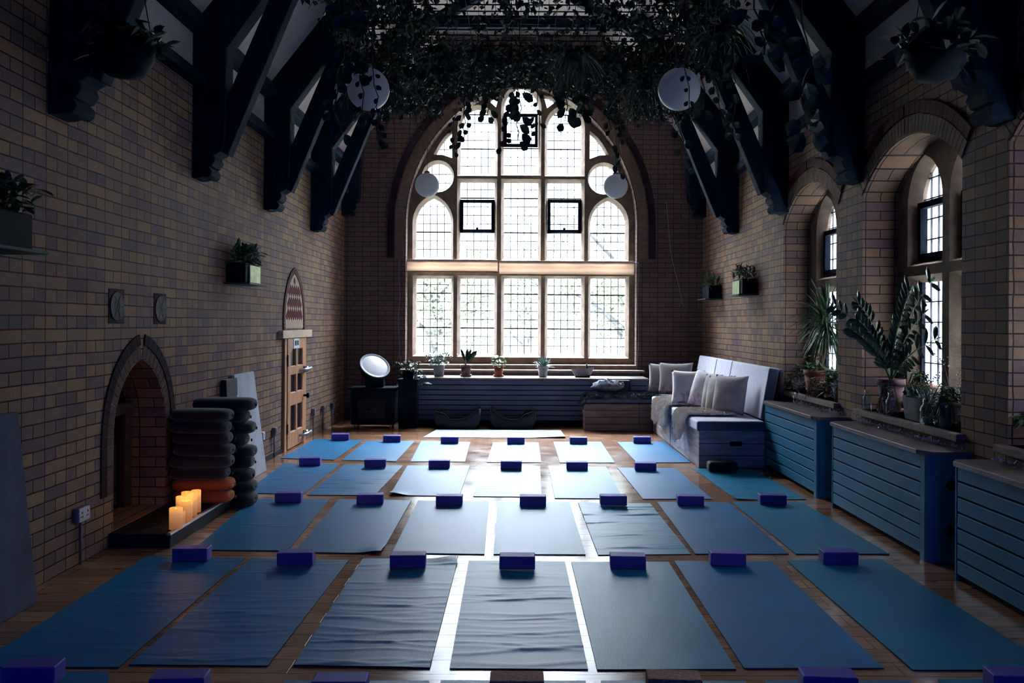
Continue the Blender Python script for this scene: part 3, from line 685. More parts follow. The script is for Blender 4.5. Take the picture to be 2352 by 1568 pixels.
# ================================================================== SOFA BENCHES
def box_thing(parent, name, b, m, bev=.0, seg=2, sm=False):
    return MB().box(*b).build(name, m, parent, bevel=bev, seg=seg, smooth=sm)
BX0, BX1, BY0, BY1 = 1.93, 2.60, 9.40, 13.2
t = thing('storage_bench', 'long pale plank bench box running along the side wall under the cushions', 'bench', (BX0, BY0, 0))
lx, ly = BX1-BX0+.03, BY1-BY0
MB().box(0.012, lx, .012, ly, 0.0, .39).build('bench_core', M['gap'], t)
for k in range(3):
    MB().box(.0, lx, 0, .02, .005+.13*k, .13*k+.128).build('end_plank', M['grey_plank'], t, bevel=.003)
for k, (a, b) in enumerate(((0.0, 1.15), (1.158, 1.75), (1.80, 2.6), (2.61, 3.19))):
    MB().box(0, .02, a+.02 if k == 0 else a, b, .005, .388).build('side_panel', M['grey_plank'], t, bevel=.003)
MB().box(lx*.47, lx*.47+.13, -.012, .004, .235, .285).build('hand_slot', M['gap'], t, bevel=.01)
t = thing('storage_bench', 'low brown plank bench box set against the end wall beside the long radiator cover', 'bench', (.955, 12.60, 0))
MB().box(.012, .97, .012, .50, 0, .39).build('bench_core', M['gap'], t)
for k in range(4): MB().box(0, .78, 0, .02, .004+.097*k, .097*k+.095).box(.784, .965, 0.004, .02, .004+.097*k, .097*k+.095).box(0, .02, .02, .5, .004+.097*k, .097*k+.095).build('front_plank', M['brown_plank'], t, bevel=.003)
# seat cushions
for k, (a, b, lb) in enumerate(((9.36, 10.93, 'pale grey-blue seat cushion at the open end of the long bench'), (10.95, 12.55, 'pale grey-blue seat cushion under the cream sheepskin, further along the long bench'))):
    o = MB().box(BX0-.03, 2.62, a, b, .392, .505).build('seat_cushion', M['lilac' if k else 'lilac'], bevel=.025, seg=4, smooth=False)
    tag(o, lb, 'cushion', 'seat cushions on the benches')
    o.data.materials.append(M['slate_fabric']); o.data.polygons[2].material_index = 1
o = MB().box(.97, 2.62, 12.62, 13.10, .392, .49).build('seat_cushion', M['slate_fabric'], bevel=.025, seg=4); tag(o, 'dark slate seat cushion on the bench by the end wall', 'cushion', 'seat cushions on the benches')
# leaning back cushions
def backrest(y0, y1, label, far=False):
    o = MB()
    x0, z0, x1, z1 = 2.60, .515, 2.70, 1.07
    o.add([(x0, y0, z0), (x0, y1, z0), (x1, y1, z1), (x1, y0, z1), (x0+.11, y0, z0), (x0+.11, y1, z0), (x1+.11, y1, z1-.015), (x1+.11, y0, z1-.015)],
          [(0, 1, 2, 3), (4, 7, 6, 5), (0, 4, 5, 1), (3, 2, 6, 7), (0, 3, 7, 4), (1, 5, 6, 2)])
    b = o.build('back_cushion', M['lilac'], bevel=.02, seg=4); b.data.materials.append(M['slate_fabric']); b.data.polygons[4].material_index = 1
    tag(b, label, 'cushion', 'upright back cushions along the side wall')
backrest(9.48, 11.12, 'long pale back cushion nearest the planted window sill')
backrest(11.14, 11.98, 'short pale back cushion between two longer ones')
backrest(12.0, 13.15, 'pale back cushion furthest along, in the corner of the benches')
o = MB().box(2.82, 2.86, 9.50, 13.2, .0, 1.05).build('back_board', M['brown_plank'], bevel=.006); tag(o, 'thin upright board behind the pale back cushions', 'board')
o = MB().box(1.18, 1.66, 13.0, 13.1, .50, .70).build('back_cushion', M['black_fabric'], bevel=.03, seg=3); tag(o, 'black back cushion leaning behind the cloth bundle on the low bench', 'cushion')

def pillow(w, h, d, m, name, label, loc, yaw, lean, roll=0.0, n=14, group=None):
    mb = MB()
    def surf(s):
        def f(u, v):
            x, z = 2*u-1, 2*v-1
            t = ((1-abs(x)**2.6)*(1-abs(z)**2.6))**.55
            px = x*(1-.09*(1-z*z)*abs(x)); pz = z*(1-.09*(1-x*x)*abs(z))
            wr = .008*noise.noise(Vector((x*3, z*3, loc[0]*7+s)))
            return Vector((px*w/2, s*(t*d/2+wr*t), pz*h/2))
        return f
    mb.grid(surf(-1), n, n); mb.grid(surf(1), n, n)
    o = mb.build(name, m, smooth=True)
    bm = bmesh.new(); bm.from_mesh(o.data); bmesh.ops.remove_doubles(bm, verts=bm.verts, dist=.0015); bmesh.ops.recalc_face_normals(bm, faces=bm.faces); bm.to_mesh(o.data); bm.free()
    o.matrix_world = Matrix.Translation(Vector(loc)+Vector((0, 0, 0))) @ Matrix.Rotation(yaw, 4, 'Z') @ Matrix.Rotation(lean, 4, 'X') @ Matrix.Rotation(roll, 4, 'Y')
    return tag(o, label, 'cushion', group)
G = 'scatter cushions on the benches'
pillow(.46, .46, .14, M['floral2'], 'scatter_cushion', 'grey floral cushion half hidden behind another in the bench corner', (2.14, 12.98, .725), R(-18), R(-10), group=G)
pillow(.50, .48, .19, M['floral2'], 'scatter_cushion', 'grey floral cushion with dark pink flowers, in front in the bench corner', (2.29, 12.84, .735), R(-14), R(-12), group=G)
pillow(.42, .44, .19, M['floral'], 'scatter_cushion', 'white cushion with pink flowers facing out, on the cream sheepskin', (2.13, 11.05, .74), R(-12), R(-16), group=G)
pillow(.42, .45, .19, M['floral'], 'scatter_cushion', 'white flowered cushion turned edge on beside the beige ones', (2.27, 10.72, .74), R(-52), R(-15), R(8), group=G)
pillow(.43, .43, .18, M['linen'], 'scatter_cushion', 'beige cushion next to the white flowered ones, rearmost of three', (2.34, 10.42, .725), R(-58), R(-13), group=G)
pillow(.43, .43, .18, M['linen'], 'scatter_cushion', 'beige cushion in the middle of three leaning in a line', (2.34, 10.22, .725), R(-60), R(-13), R(-3), group=G)
pillow(.45, .45, .20, M['linen'], 'scatter_cushion', 'beige cushion at the front of three, closest to the bench end', (2.40, 10.00, .735), R(-50), R(-12), group=G)

def pelt(name, label, fn, n, m, nfur, L, sd, nu=26, nv=26, group=None):
    rnd = random.Random(sd); t = thing(name, label, 'sheepskin', (0, 0, 0), 0, group)
    mb = MB(); mb.grid(lambda u, v: fn(u, v), nu, nv); mb.build('hide', m, t, smooth=True)
    f = MB()
    for _ in range(nfur):
        u, v = rnd.random(), rnd.random(); p = fn(u, v); a = fn(min(1, u+.02), v); b = fn(u, min(1, v+.02))
        nn = (a-p).cross(b-p)
        if nn.length < 1e-9: continue
        nn.normalize()
        if nn.z < -.2 or (nn.z < .3 and nn.x > 0): nn = -nn
        cl = noise.noise(p*16); d = (nn*.75+Vector((cl*1.1+rnd.uniform(-.25, .25), noise.noise(p*13+Vector((5, 5, 5)))*1.1, -.25+rnd.uniform(-.25, .25)))).normalized()
        l = L*rnd.uniform(.6, 1.2); s = d.cross(Vector((rnd.uniform(-1, 1), rnd.uniform(-1, 1), rnd.uniform(-1, 1)))).normalized()*.0032
        f.add([p-s, p+s, p+d*l*.6+s*.6+Vector((0, 0, -.1*l)), p+d*l+Vector((0, 0, -.35*l))], [(0, 1, 2), (0, 2, 3)])
    f.build('fur', m, t, fix=False)
    return t
def drape(x0, x1, y0, y1, edge, ztop, hang, sd):
    """a hide lying on a bench with its -x side hanging over the edge at x=edge"""
    def fn(u, v):
        wob = .10*noise.noise(Vector((v*4, sd, 0)))+.05*noise.noise(Vector((v*11, sd, 3)))
        s = (x1-x0)*(1-u)+hang*(1+1.4*wob)  # path length measured from back
        L = (x1-edge)+hang*(1+2.2*noise.noise(Vector((v*3.3, sd, 1))))
        q = L*u; y = y0+(y1-y0)*v+.07*noise.noise(Vector((u*3, v*2, sd)))+(.5-v)*.25*abs(u-.4)
        ripple = .012*abs(noise.noise(Vector((u*5, v*6, sd))))
        if q < (x1-edge)-.03: return Vector((x1-q, y, ztop+.018+ripple))
        over = q-(x1-edge)+.03; r = .05
        if over < r*pi/2:
            a = over/r; return Vector((edge+.03-r*sin(a)*.9-.01, y, ztop+.018+ripple*(1-a/3)-r+r*cos(a)))
        return Vector((edge-.03-ripple, y, ztop-.03-(over-r*pi/2)))
    return fn
pelt('sheepskin_rug', 'cream sheepskin hanging over the bench edge near the bench end', drape(0, 2.42, 9.78, 10.45, 1.90, .505, .20, 1), 1, M['fur'], 26000, .05, 5, group='cream sheepskins on the long bench')
pelt('sheepskin_rug', 'cream sheepskin with a tan tail hanging down, further along the bench', drape(0, 2.45, 10.95, 12.1, 1.90, .505, .24, 2), 1, M['fur'], 38000, .055, 6, group='cream sheepskins on the long bench')
def dark_hide(u, v):
    x = .93+1.05*u; y = 12.52+.46*v; e = min(u, v*.8)
    return Vector((x, y, .505+.035*abs(noise.noise(Vector((u*6, v*4, 2))))-.13*max(0, 1-u/.07)**2-.05*max(0, 1-v/.15)**2))
pelt('sheepskin_rug', 'charcoal sheepskin spread over the low bench by the end wall', dark_hide, 1, M['dark_fur'], 9000, .05, 9)
# cloth bundle
t = thing('cloth_bundle', 'grey patterned cloth bundle with knotted pale straps on the dark sheepskin', 'bag', (1.29, 12.78, .54))
def blob(u, v):
    a = 2*pi*u; b = pi*v; r = 1+.18*noise.noise(Vector((cos(a)*2, sin(a)*2, b*2))); return Vector((.23*r*sin(b)*cos(a), .13*r*sin(b)*sin(a), .085*r*(1-cos(b))))
MB().grid(blob, 28, 14, True).build('sack', M['bundle'], t, True)
for k in range(4):
    rnd = random.Random(k); pts = [Vector((-.12+.09*k, -.06, .16))]
    for j in range(7): pts.append(pts[-1]+Vector((rnd.uniform(-.01, .05), rnd.uniform(-.02, .02), rnd.uniform(-.05, .05))))
    MB().tube(pts, .011, 6).build('strap', M['linen'], t, True)

# ================================================================== FLOOR SEATS
def floor_seat(px, flip, label):
    p = onz(px, 986); t = thing('floor_seat', label, 'floor cushion', (p.x, p.y+.20, 0), 0, 'black saddle-shaped floor seats')
    a, b = .335, .20
    def top(u, v):
        x, y = 2*u-1, 2*v-1; xx = x*flip
        z = .135+.05*x*x+(.12*max(0, xx)**2.2)+(.07 if xx < -.35 else 0)*min(1, (-xx-.35)*5)-.02*(1-y*y)
        return Vector((x*a*(1-.05*y*y), y*b*(1-.12*x*x), z))
    mb = MB(); nu, nv = 26, 10; mb.grid(top, nu, nv); w = nu+1
    border = [i for i in range(w)]+[j*w+nu for j in range(1, nv+1)]+[nv*w+i for i in range(nu-1, -1, -1)]+[j*w for j in range(nv-1, 0, -1)]; n = len(border)
    prev = border
    for k, (s, zf) in enumerate(((1.05, .72), (1.04, .42), (.93, .16), (.78, .012))):
        base = len(mb.v); mb.v += [(mb.v[i][0]*s*(.96 if abs(mb.v[i][0]) > .25 else 1), mb.v[i][1]*s, mb.v[i][2]*zf if k < 3 else .002) for i in border]
        mb.f += [(prev[i], prev[(i+1) % n], base+(i+1) % n, base+i) for i in range(n)]; prev = list(range(base, base+n))
    mb.f.append(tuple(prev)); mb.build('body', M['black_fabric'], t, True)
    edge = [top(i/26, 0)+Vector((0, -.004, .004)) for i in range(27)]; MB().tube(edge, .008, 6).build('front_piping', M['piping'], t, True)
    mid = [top(i/26, .5)+Vector((0, 0, .006)) for i in range(27)]; MB().tube(mid, .006, 6).build('seam', M['piping'], t, True)
floor_seat(1049, 1, 'black saddle-shaped floor seat nearer the round dish lamp')
floor_seat(1178, -1, 'black saddle-shaped floor seat nearer the low bench')

# ================================================================== HEATER WITH DISH LAMP
p = onz(852, 985)
t = thing('portable_heater', 'black wheeled heater cabinet with small red lights in the far corner', 'heater', (p.x, p.y+.22, 0))
MB().box(-.30, .33, -.2, .2, .055, .565).build('cabinet', M['black_metal'], t, bevel=.02)
MB().box(-.33, .36, -.22, .22, .565, .59).build('top_plate', M['black_metal'], t, bevel=.008)
MB().box(-.2, .2, -.212, -.196, .14, .42).build('grille_panel', M['dark_slate'], t, bevel=.01)
for k in range(4): MB().lathe([(0, -.01), (.006, -.01), (.006, 0), (0, 0)], (-.13+.06*k, -.218, .25), 8, Matrix.Rotation(R(90), 3, 'X')).build('indicator', M['red'], t)
for x in (-.24, .27):
    for y in (-.15, .15): MB().lathe([(0, -.014), (.026, -.014), (.03, 0), (.026, .014), (0, .014)], (x, y, .03), 14, Matrix.Rotation(R(90), 3, 'Y')).build('castor', M['grey_metal'], t, True)
c = ony(861, 840, p.y+.15)
t = thing('dish_lamp', 'round white dish in a black drum housing, tilted on top of the heater cabinet', 'lamp', (c.x, c.y, .59))
nrm = Vector((.40, -.60, .69)).normalized(); q = nrm.to_track_quat('Z', 'Y').to_matrix(); dz = c.z-.59
MB().lathe([(0, -.20), (.10, -.195), (.17, -.15), (.215, -.07), (.228, .0), (.222, .0)], (0, 0, dz), 36, q).build('housing', M['black_metal'], t, True)
MB().lathe([(.216, -.006), (.228, -.006), (.230, .004), (.226, .010), (.216, .006)], (0, 0, dz), 40, q).build('rim', M['grey_metal'], t, True)
MB().lathe([(0, .020), (.10, .016), (.19, .006), (.214, 0)], (0, 0, dz), 40, q).build('dish', mat('matt_white_diffuser', (.85, .87, .9), .35, vary=0), t, True)
MB().box(-.14, .14, -.05, .07, 0, .22).build('stand', M['black_metal'], t, bevel=.03)
# plant stand at the left end of the long cover
p = onz(948, 984)
t = thing('plant_stand', 'tall black plant stand at the dark end of the long radiator cover', 'plant stand', (-1.58, 12.93, 0))
MB().box(-.15, .12, -.12, .12, .0, .70).box(-.17, .14, -.14, .14, .68, .71).build('column', M['black_metal'], t, bevel=.01)

# ================================================================== PLANTS
def pot(parent, r, h, m, rim=True, soil=True, taper=.72, saucer=False):
    pr = [(0, 0), (r*taper, 0), (r*.97, h*.80)]
    if rim: pr += [(r*.97, h*.8), (r*1.07, h*.81), (r*1.07, h), (r*.95, h), (r*.92, h*.86), (0, h*.86)]
    else: pr += [(r, h), (r*.92, h), (r*.9, h*.86), (0, h*.86)]
    z = .012 if saucer else 0
    MB().lathe(pr, (0, 0, z), 24).build('pot', m, parent, True)
    if soil: MB().lathe([(0, h*.87), (r*.9, h*.87), (r*.9, h*.88), (0, h*.89)], (0, 0, z), 20).build('soil', M['soil'], parent)
    if saucer: MB().lathe([(0, 0), (r*.95, 0), (r*1.08, .03), (r*1.0, .03), (r*.88, .012), (0, .012)], (0, 0, 0), 24).build('saucer', m, parent, True)
    return h*.88+z
def rdir(rnd, el0, el1):
    a = rnd.random()*2*pi; e = rnd.uniform(el0, el1); return Vector((cos(a)*cos(e), sin(a)*cos(e), sin(e)))
def bushy(parent, z, n, L, w, m, rnd, spread=.1, h=.12, droop=.4, name='foliage', stems=6):
    lf = MB(); st = MB()
    for k in range(stems):
        d = rdir(rnd, .7, 1.4); st.tube([(0, 0, z-.01), d*h*.5+Vector((0, 0, z)), d*h+Vector((rnd.uniform(-.3, .3)*spread, rnd.uniform(-.3, .3)*spread, z))], .004, 5)
    for _ in range(n):
        q = Vector((rnd.gauss(0, spread*.55), rnd.gauss(0, spread*.55), z+h*rnd.uniform(.05, 1))); lf.leaf(q, rdir(rnd, -.2, 1.2), L*rnd.uniform(.6, 1.1), w, droop, seg=3)
    st.build('stems', M['stem'], parent, True); lf.build(name, m, parent, fix=False)
def plant(name, label, loc, r, h, pm, kind, lm=None, sd=1, rim=True, saucer=False, taper=.72, group=None, sc=1.0):
    rnd = random.Random(sd); t = thing(name, label, 'potted plant', loc, 0, group); z = pot(t, r, h, pm, rim, True, taper, saucer)
    if kind == 'bushy': bushy(t, z, int(110*sc), .055*sc, .02*sc, lm, rnd, r*1.25*sc, .13*sc)
    elif kind == 'spiky':
        lf = MB()
        for _ in range(int(90)): d = rdir(rnd, .1, 1.5); lf.leaf((rnd.uniform(-.3, .3)*r, rnd.uniform(-.3, .3)*r, z), d, .13*sc*rnd.uniform(.7, 1.1), .014*sc, .35, seg=3)
        lf.build('foliage', lm, t, fix=False)
    elif kind == 'paddle':
        lf = MB()
        for d, L, w in (((-.35, 0, 1), .20, .05), ((.1, .1, 1), .19, .055), ((.75, -.1, .9), .22, .085), ((.35, .2, 1), .2, .05)): lf.leaf((0, 0, z+.05), d, L*1.15, w*.9, .1, up=(0, 1, .1), seg=5)
        lf.build('foliage', M['leaf_zz'], t, fix=False); MB().tube([(0, 0, z-.01), (.01, 0, z+.08), (.07, 0, z+.27), (.12, 0, z+.42)], .0045, 5).build('flower_stem', M['cane'], t, True)
        MB().tube([(-.01, 0, z-.01), (0, 0, z+.09)], .014, 6).build('stalk', M['white_pot'], t, True)
    elif kind == 'ficus':
        lf = MB(); st = MB(); st.tube([(0, 0, z-.01), (.0, 0, z+.07), (0, 0, z+.14)], .006, 6)
        for k in range(34):
            a = k*2.4; zz = z+.03+.14*(k/34); q = Vector((0, 0, zz)); d = Vector((cos(a), sin(a), .5-.3*(k % 3))); lf.leaf(q+d.normalized()*.03, d, .11, .05, .5, seg=4)
        st.build('stems', M['stem'], t, True); lf.build('foliage', lm, t, fix=False)
    return t
TOPY = 13.44; TZ = .716
def topx(px): return ony(px, 866, TOPY).x
GS = 'potted plants along the long radiator cover'
plant('potted_succulent', 'pale blue-green succulent in a plain grey pot under the tall window', (topx(1008), TOPY, TZ), .092, .175, M['grey_pot'], 'bushy', M['leaf_blue'], 3, rim=False, taper=.78, group=GS, sc=1.45)
plant('potted_paddle_plant', 'dark paddle-leaved plant with a thin flower stalk in a brown pot', (topx(1070), TOPY, TZ), .085, .165, M['terracotta_dull'], 'paddle', None, 4, saucer=True, group=GS)
plant('potted_ficus', 'yellow-green variegated plant in a small terracotta pot and saucer', (topx(1145), TOPY, TZ), .078, .155, M['terracotta'], 'ficus', M['leaf_lime'], 5, saucer=True, group=GS)
plant('potted_succulent', 'blue-green spiky succulent in a white rimmed pot', (topx(1247), TOPY, TZ), .085, .17, M['white_pot'], 'spiky', M['leaf_blue'], 6, taper=.68, group=GS, sc=1.35)
t = thing('boat_planter', 'grey boat-shaped bowl with small cacti on the long radiator cover', 'potted plant', (topx(1338), TOPY, TZ), 0, GS)
def boat(u, v):
    a = 2*pi*u; s = (.55+.45*v**.7); return Vector((.175*s*cos(a), .08*s*sin(a), .12*v+(.03*max(0, cos(a))+.0)*v))
MB().grid(boat, 28, 8, True).build('bowl', M['grey_pot'], t, True)
MB().lathe([(0, .0), (.1, .0), (.12, .05), (.13, .095), (0, .10)], (0, 0, 0), 20, Matrix.Diagonal((1.1, .5, 1))).build('soil', M['soil'], t)
MB().tube([(.06, 0, .09), (.065, 0, .14), (.06, 0, .2)], [.018, .02, .012], 8).build('cactus', M['leaf'], t, True)
mb = MB()
for d in ((-.6, 0, 1), (-.2, .1, 1), (.5, 0, 1), (-1, 0, .7)): mb.leaf((-.07, 0, .09), d, .09, .014, .1)
mb.build('aloe', M['leaf_blue'], t, fix=False)
# trailing plant + bottle on black stand
t = plant('trailing_potted_plant', 'dark trailing plant on the tall black stand', (-1.60, 12.90, .71), .10, .12, M['black_metal'], 'bushy', M['leaf'], 8, rim=False, sc=1.2)
mb = MB(); rnd = random.Random(2)
for k in range(14):
    a = rnd.uniform(-2.2, .6); p0 = Vector((cos(a)*.1, sin(a)*.1, .12)); pts = [p0+Vector((cos(a)*.07*j, sin(a)*.04*j, .02-.045*j*j/2)) for j in range(4)]
    for q in pts:
        for _ in range(4): mb.leaf(q, rdir(rnd, -1, .4), .05, .025, .3)
mb.build('trailing_foliage', M['leaf'], t, fix=False)
t = thing('spray_bottle', 'small pale bottle standing beside the dark trailing plant', 'bottle', (-1.50, 13.0, .71))
MB().lathe([(0, 0), (.026, 0), (.028, .10), (.012, .16), (.010, .2), (0, .2)], (0, 0, 0), 16).build('bottle_body', M['white_pot'], t, True)
MB().box(-.022, .014, -.01, .01, .195, .225).build('nozzle', M['silver'], t, bevel=.003)

SZ = .82
# sill one
YS1, YS2, YS3 = 8.9, 6.66, 4.42
GW1 = 'plants on the sill nearest the sofa'
def dracaena():
    rnd = random.Random(11); v = onx(1845, 905, XR+.14)
    t = thing('dracaena', 'tall cane plant with a fountain of strappy leaves in a large terracotta pot', 'potted plant', (XR+.13, 8.98, SZ), 0, GW1)
    z = pot(t, .135, .25, M['terracotta'], saucer=False, taper=.74)
    MB().tube([(0, 0, z-.02), (.03, -.02, z+.12), (.055, -.05, z+.30), (.07, -.06, z+.42)], [.030, .024, .021, .022], 10).build('cane', M['cane'], t, True)
    lf = MB(); c = Vector((.06, -.05, z+.45))
    for k in range(210):
        d = rdir(rnd, -.35, 1.5); d.x *= .75; d.x -= .15
        L = rnd.uniform(.30, .48); lf.leaf(c+Vector((0, 0, rnd.uniform(-.06, .12))), d, L, .020, 1.6-.6*d.z, seg=6)
    for k in range(10): lf.leaf(c+Vector((0, 0, .1)), (rnd.uniform(-.15, .15), rnd.uniform(-.15, .15), 1), .36, .02, .1, seg=5)
    lf.build('foliage', M['leaf'], t, fix=False)
    l2 = MB()
    for k in range(110):
        a = rnd.random()*2*pi; rr = rnd.uniform(.02, .15); l2.leaf((rr*cos(a), rr*sin(a), z+rnd.uniform(-.04, .22)*(1 if k % 2 else .4)), rdir(rnd, -.5, .9), .075, .035, .6, seg=3)
    l2.build('underplanting', M['leaf_fresh'], t, fix=False)
dracaena()
def hanging_tuft(name, label, loc, n, m, rad, sd, pm, r, h, L=.07, group=None, drop=.25, **k):
    rnd = random.Random(sd); t = thing(name, label, 'potted plant', loc, 0, group); z = pot(t, r, h, pm, **k); lf = MB(); st = MB()
    for i in range(n//8):
        a = rnd.random()*2*pi; up = rnd.uniform(.02, .14); out = rad*rnd.uniform(.5, 1)
        pts = [Vector((cos(a)*out*s, sin(a)*out*s, z+up*sin(pi*min(1, s*1.2))-drop*max(0, s-.5)**2*2*rnd.uniform(.4, 1))) for s in (0, .25, .5, .75, 1)]
        st.tube(pts, .0025, 4)
        for q in pts[1:]:
            for _ in range(2): lf.leaf(q, rdir(rnd, -.5, .8), L*rnd.uniform(.7, 1.1), L*.5, .4, seg=3)
    st.build('stems', M['stem'], t, True); lf.build('foliage', m, t, fix=False); return t
hanging_tuft('trailing_potted_plant', 'green climbing plant scrambling up beside the strappy cane plant', (XR+.16, 9.42, SZ), 260, M['leaf'], .26, 21, M['terracotta_dull'], .10, .17, .085, GW1)
hanging_tuft('leafy_potted_plant', 'broad-leaved bright plant in a terracotta pot with red saucer', (XR+.12, 8.50, SZ), 170, M['leaf_fresh'], .17, 22, M['terracotta'], .085, .16, .085, GW1, saucer=True)
hanging_tuft('leafy_potted_plant', 'small blue-leaved plant in a grey pot next to the first brick pier', (XR+.10, 8.27, SZ), 150, M['leaf_blue'], .12, 23, M['grey_pot'], .075, .165, .05, GW1)
hanging_tuft('dried_posy', 'dried seed heads in a low pot in front of the large terracotta pot', (XR+.03, 8.72, SZ), 130, M['dried'], .13, 24, M['terracotta_dull'], .06, .07, .03, GW1)
def vase(name, label, loc, h=.15, r=.04, sprig=True, sd=1, m=None, lm=None, spread=.1, rise=.28):
    rnd = random.Random(sd); t = thing(name, label, 'glass jar', loc)
    MB().lathe([(0, .002), (r, .002), (r*1.02, h*.62), (r*.6, h*.8), (r*.62, h), (r*.56, h), (r*.54, h*.8), (r*.95, h*.6), (r*.93, .01), (0, .01)], (0, 0, 0), 20).build('glass_body', M['jar_glass'], t, True)
    if sprig:
        st = MB(); fl = MB()
        for k in range(9):
            d = rdir(rnd, .8, 1.45); top = Vector((d.x*spread*2, d.y*spread*2, h+rise*rnd.uniform(.4, 1))); st.tube([(0, 0, .02), (0, 0, h*.8), top], .0015, 4)
            for _ in range(14): fl.quadleaf(top+Vector((rnd.gauss(0, .025), rnd.gauss(0, .025), rnd.gauss(0, .03))), rdir(rnd, -1, 1), .018, .014, rdir(rnd, -1, 1))
        st.build('stems', M['stem'], t, True); fl.build('foliage', lm or M['dried'], t, fix=False)
    return t
vase('glass_vase', 'clear glass bottle with dried sprigs on the first cover top', (XR-.10, 8.92, .721), .13, .04, True, 3, spread=.06, rise=.16)
# sill two
GW2 = 'plants on the sill of the second side window'
def zz():
    rnd = random.Random(31); t = thing('feather_leaved_plant', 'big glossy dark green plant with upright feathery stems in a terracotta pot', 'potted plant', (XR+.12, 7.20, SZ), 0, GW2)
    z = pot(t, .105, .26, M['terracotta_dull'], taper=.7, saucer=True)
    st = MB(); lf = MB()
    arms = [(-.34, .30, .62), (-.22, .10, .50), (-.30, .02, .42), (.03, -.60, .78), (-.04, -.42, .72), (.02, -.52, .55), (-.08, -.30, .44), (-.20, .16, .64), (-.02, -.14, .38), (.06, -.62, .36)]
    for (ax, ay, az) in arms:
        P0 = Vector((0, 0, z)); P2 = Vector((ax, ay, z+az)); P1 = Vector((ax*.25, ay*.25, z+az*.65)); pts = [P0*(1-s)**2+P1*2*s*(1-s)+P2*s*s for s in [i/14 for i in range(15)]]
        st.tube(pts, [.009-.0005*i for i in range(15)], 6)
        for i in range(3, 15):
            if i % 2 and rnd.random() < .5: continue
            d = (pts[i]-pts[i-1]).normalized(); sd = d.cross(Vector((rnd.uniform(-.3, .1)+1, .2, .1))).normalized()
            for s in (-1, 1): lf.leaf(pts[i], d*.7+sd*s*.9, rnd.uniform(.10, .145), .052, .15, up=(1, .2, .4), seg=4)
        lf.leaf(pts[-1], pts[-1]-pts[-2], .1, .03, 0)
    st.build('stems', M['leaf_fresh'], t, True); lf.build('leaflets', M['leaf_zz'], t, fix=False)
zz()
hanging_tuft('leafy_potted_plant', 'green plant with small white flower heads in a bright terracotta pot against the glass', (XR+.24, 6.93, SZ), 200, M['leaf_fresh'], .13, 33, M['terracotta'], .085, .25, .05, GW2)
hanging_tuft('dried_posy', 'clump of dried flower heads spilling in front of the dusty terracotta pot', (XR+.03, 7.03, SZ), 150, M['dried'], .10, 34, M['terracotta_dull'], .05, .13, .028, GW2)
t = thing('stone_trough', 'oval concrete trough of spiky succulents on the second sill', 'potted plant', (XR+.10, 6.62, SZ), 0, GW2)
def trough(u, v):
    a = 2*pi*u; k = .84+.16*v; ca, sa = cos(a), sin(a)
    return Vector((.085*k*math.copysign(abs(ca)**.7, ca), .21*k*math.copysign(abs(sa)**.6, sa), .17*v))
mb = MB(); mb.grid(trough, 36, 6, True); mb.add([trough(i/36, 0) for i in range(36)], [tuple(range(36))])
mb.add([trough(i/36, 1)*.88+Vector((0, 0, .018)) for i in range(36)]+[trough(i/36, 1) for i in range(36)]+[trough(i/36, 1)*.88+Vector((0, 0, 0)) for i in range(36)], [(i, (i+1) % 36, (i+1) % 36+36, i+36) for i in range(36)])
mb.build('basin', M['concrete'], t, True)
MB().add([(trough(i/36, 1)*.9).to_tuple()[:2]+(.155,) for i in range(36)], [tuple(range(36))]).build('soil', M['soil'], t)
rnd = random.Random(4)
for yy in (-.13, -.02, .09, .15):
    mb = MB()
    for _ in range(30): d = rdir(rnd, .1, 1.4); mb.leaf((0, yy, .155), d, rnd.uniform(.06, .12), .016, -.1, seg=3)
    mb.build('succulent', M['leaf_blue'] if yy < 0 else M['leaf'], t, fix=False)
hanging_tuft('leafy_potted_plant', 'bushy small-leaved green plant in a tall grey pot by the second brick pier', (XR+.08, 6.14, SZ), 420, M['leaf_fresh'], .17, 36, M['grey_pot'], .085, .18, .045, GW2)
vase('glass_jar', 'clear jar with trailing greenery standing in front of the concrete trough', (XR+.0, 6.30, SZ), .19, .05, True, 5, lm=M['leaf_fresh'], spread=.05, rise=.12)
vase('glass_jar', 'empty clear bottle beside the dusty terracotta pot', (XR-.01, 7.36, SZ), .17, .035, False)
vase('glass_jar', 'tall clear jar between the terracotta pot and the concrete trough', (XR+.0, 6.90, SZ), .19, .045, False)
vase('glass_jar', 'dried white gypsophila in a hidden jar behind the bushy grey-pot plant', (XR+.22, 6.34, SZ), .15, .04, True, 9, spread=.13, rise=.35)
# sill three
def droopy():
    rnd = random.Random(41); t = thing('leafy_potted_plant', 'plant with drooping broad leaves in a terracotta pot on the sill nearest the camera', 'potted plant', (XR+.12, 4.88, SZ))
    z = pot(t, .105, .15, M['terracotta'], taper=.75); st = MB(); lf = MB()
    for k in range(14):
        a = rnd.uniform(1.6, 4.4) if k < 10 else rnd.random()*6; L = rnd.uniform(.12, .34 if k < 10 else .2); e = Vector((cos(a)*L*.6, -sin(a)*L*1.0 if k % 2 else abs(sin(a))*L, z+.10-.12*L)); mid = Vector((e.x*.4, e.y*.4, z+.14+.1*rnd.random()))
        pts = [Vector((0, 0, z))*(1-s)**2+mid*2*s*(1-s)+e*s*s for s in (0, .25, .5, .75, 1)]; st.tube(pts, .003, 5)
        for i in (2, 3, 4):
            for _ in range(3): lf.leaf(pts[i], rdir(rnd, -.8, .3), rnd.uniform(.07, .12), .045, .6, seg=4)
    st.build('stems', M['stem'], t, True); lf.build('foliage', M['leaf'], t, fix=False)
droopy()
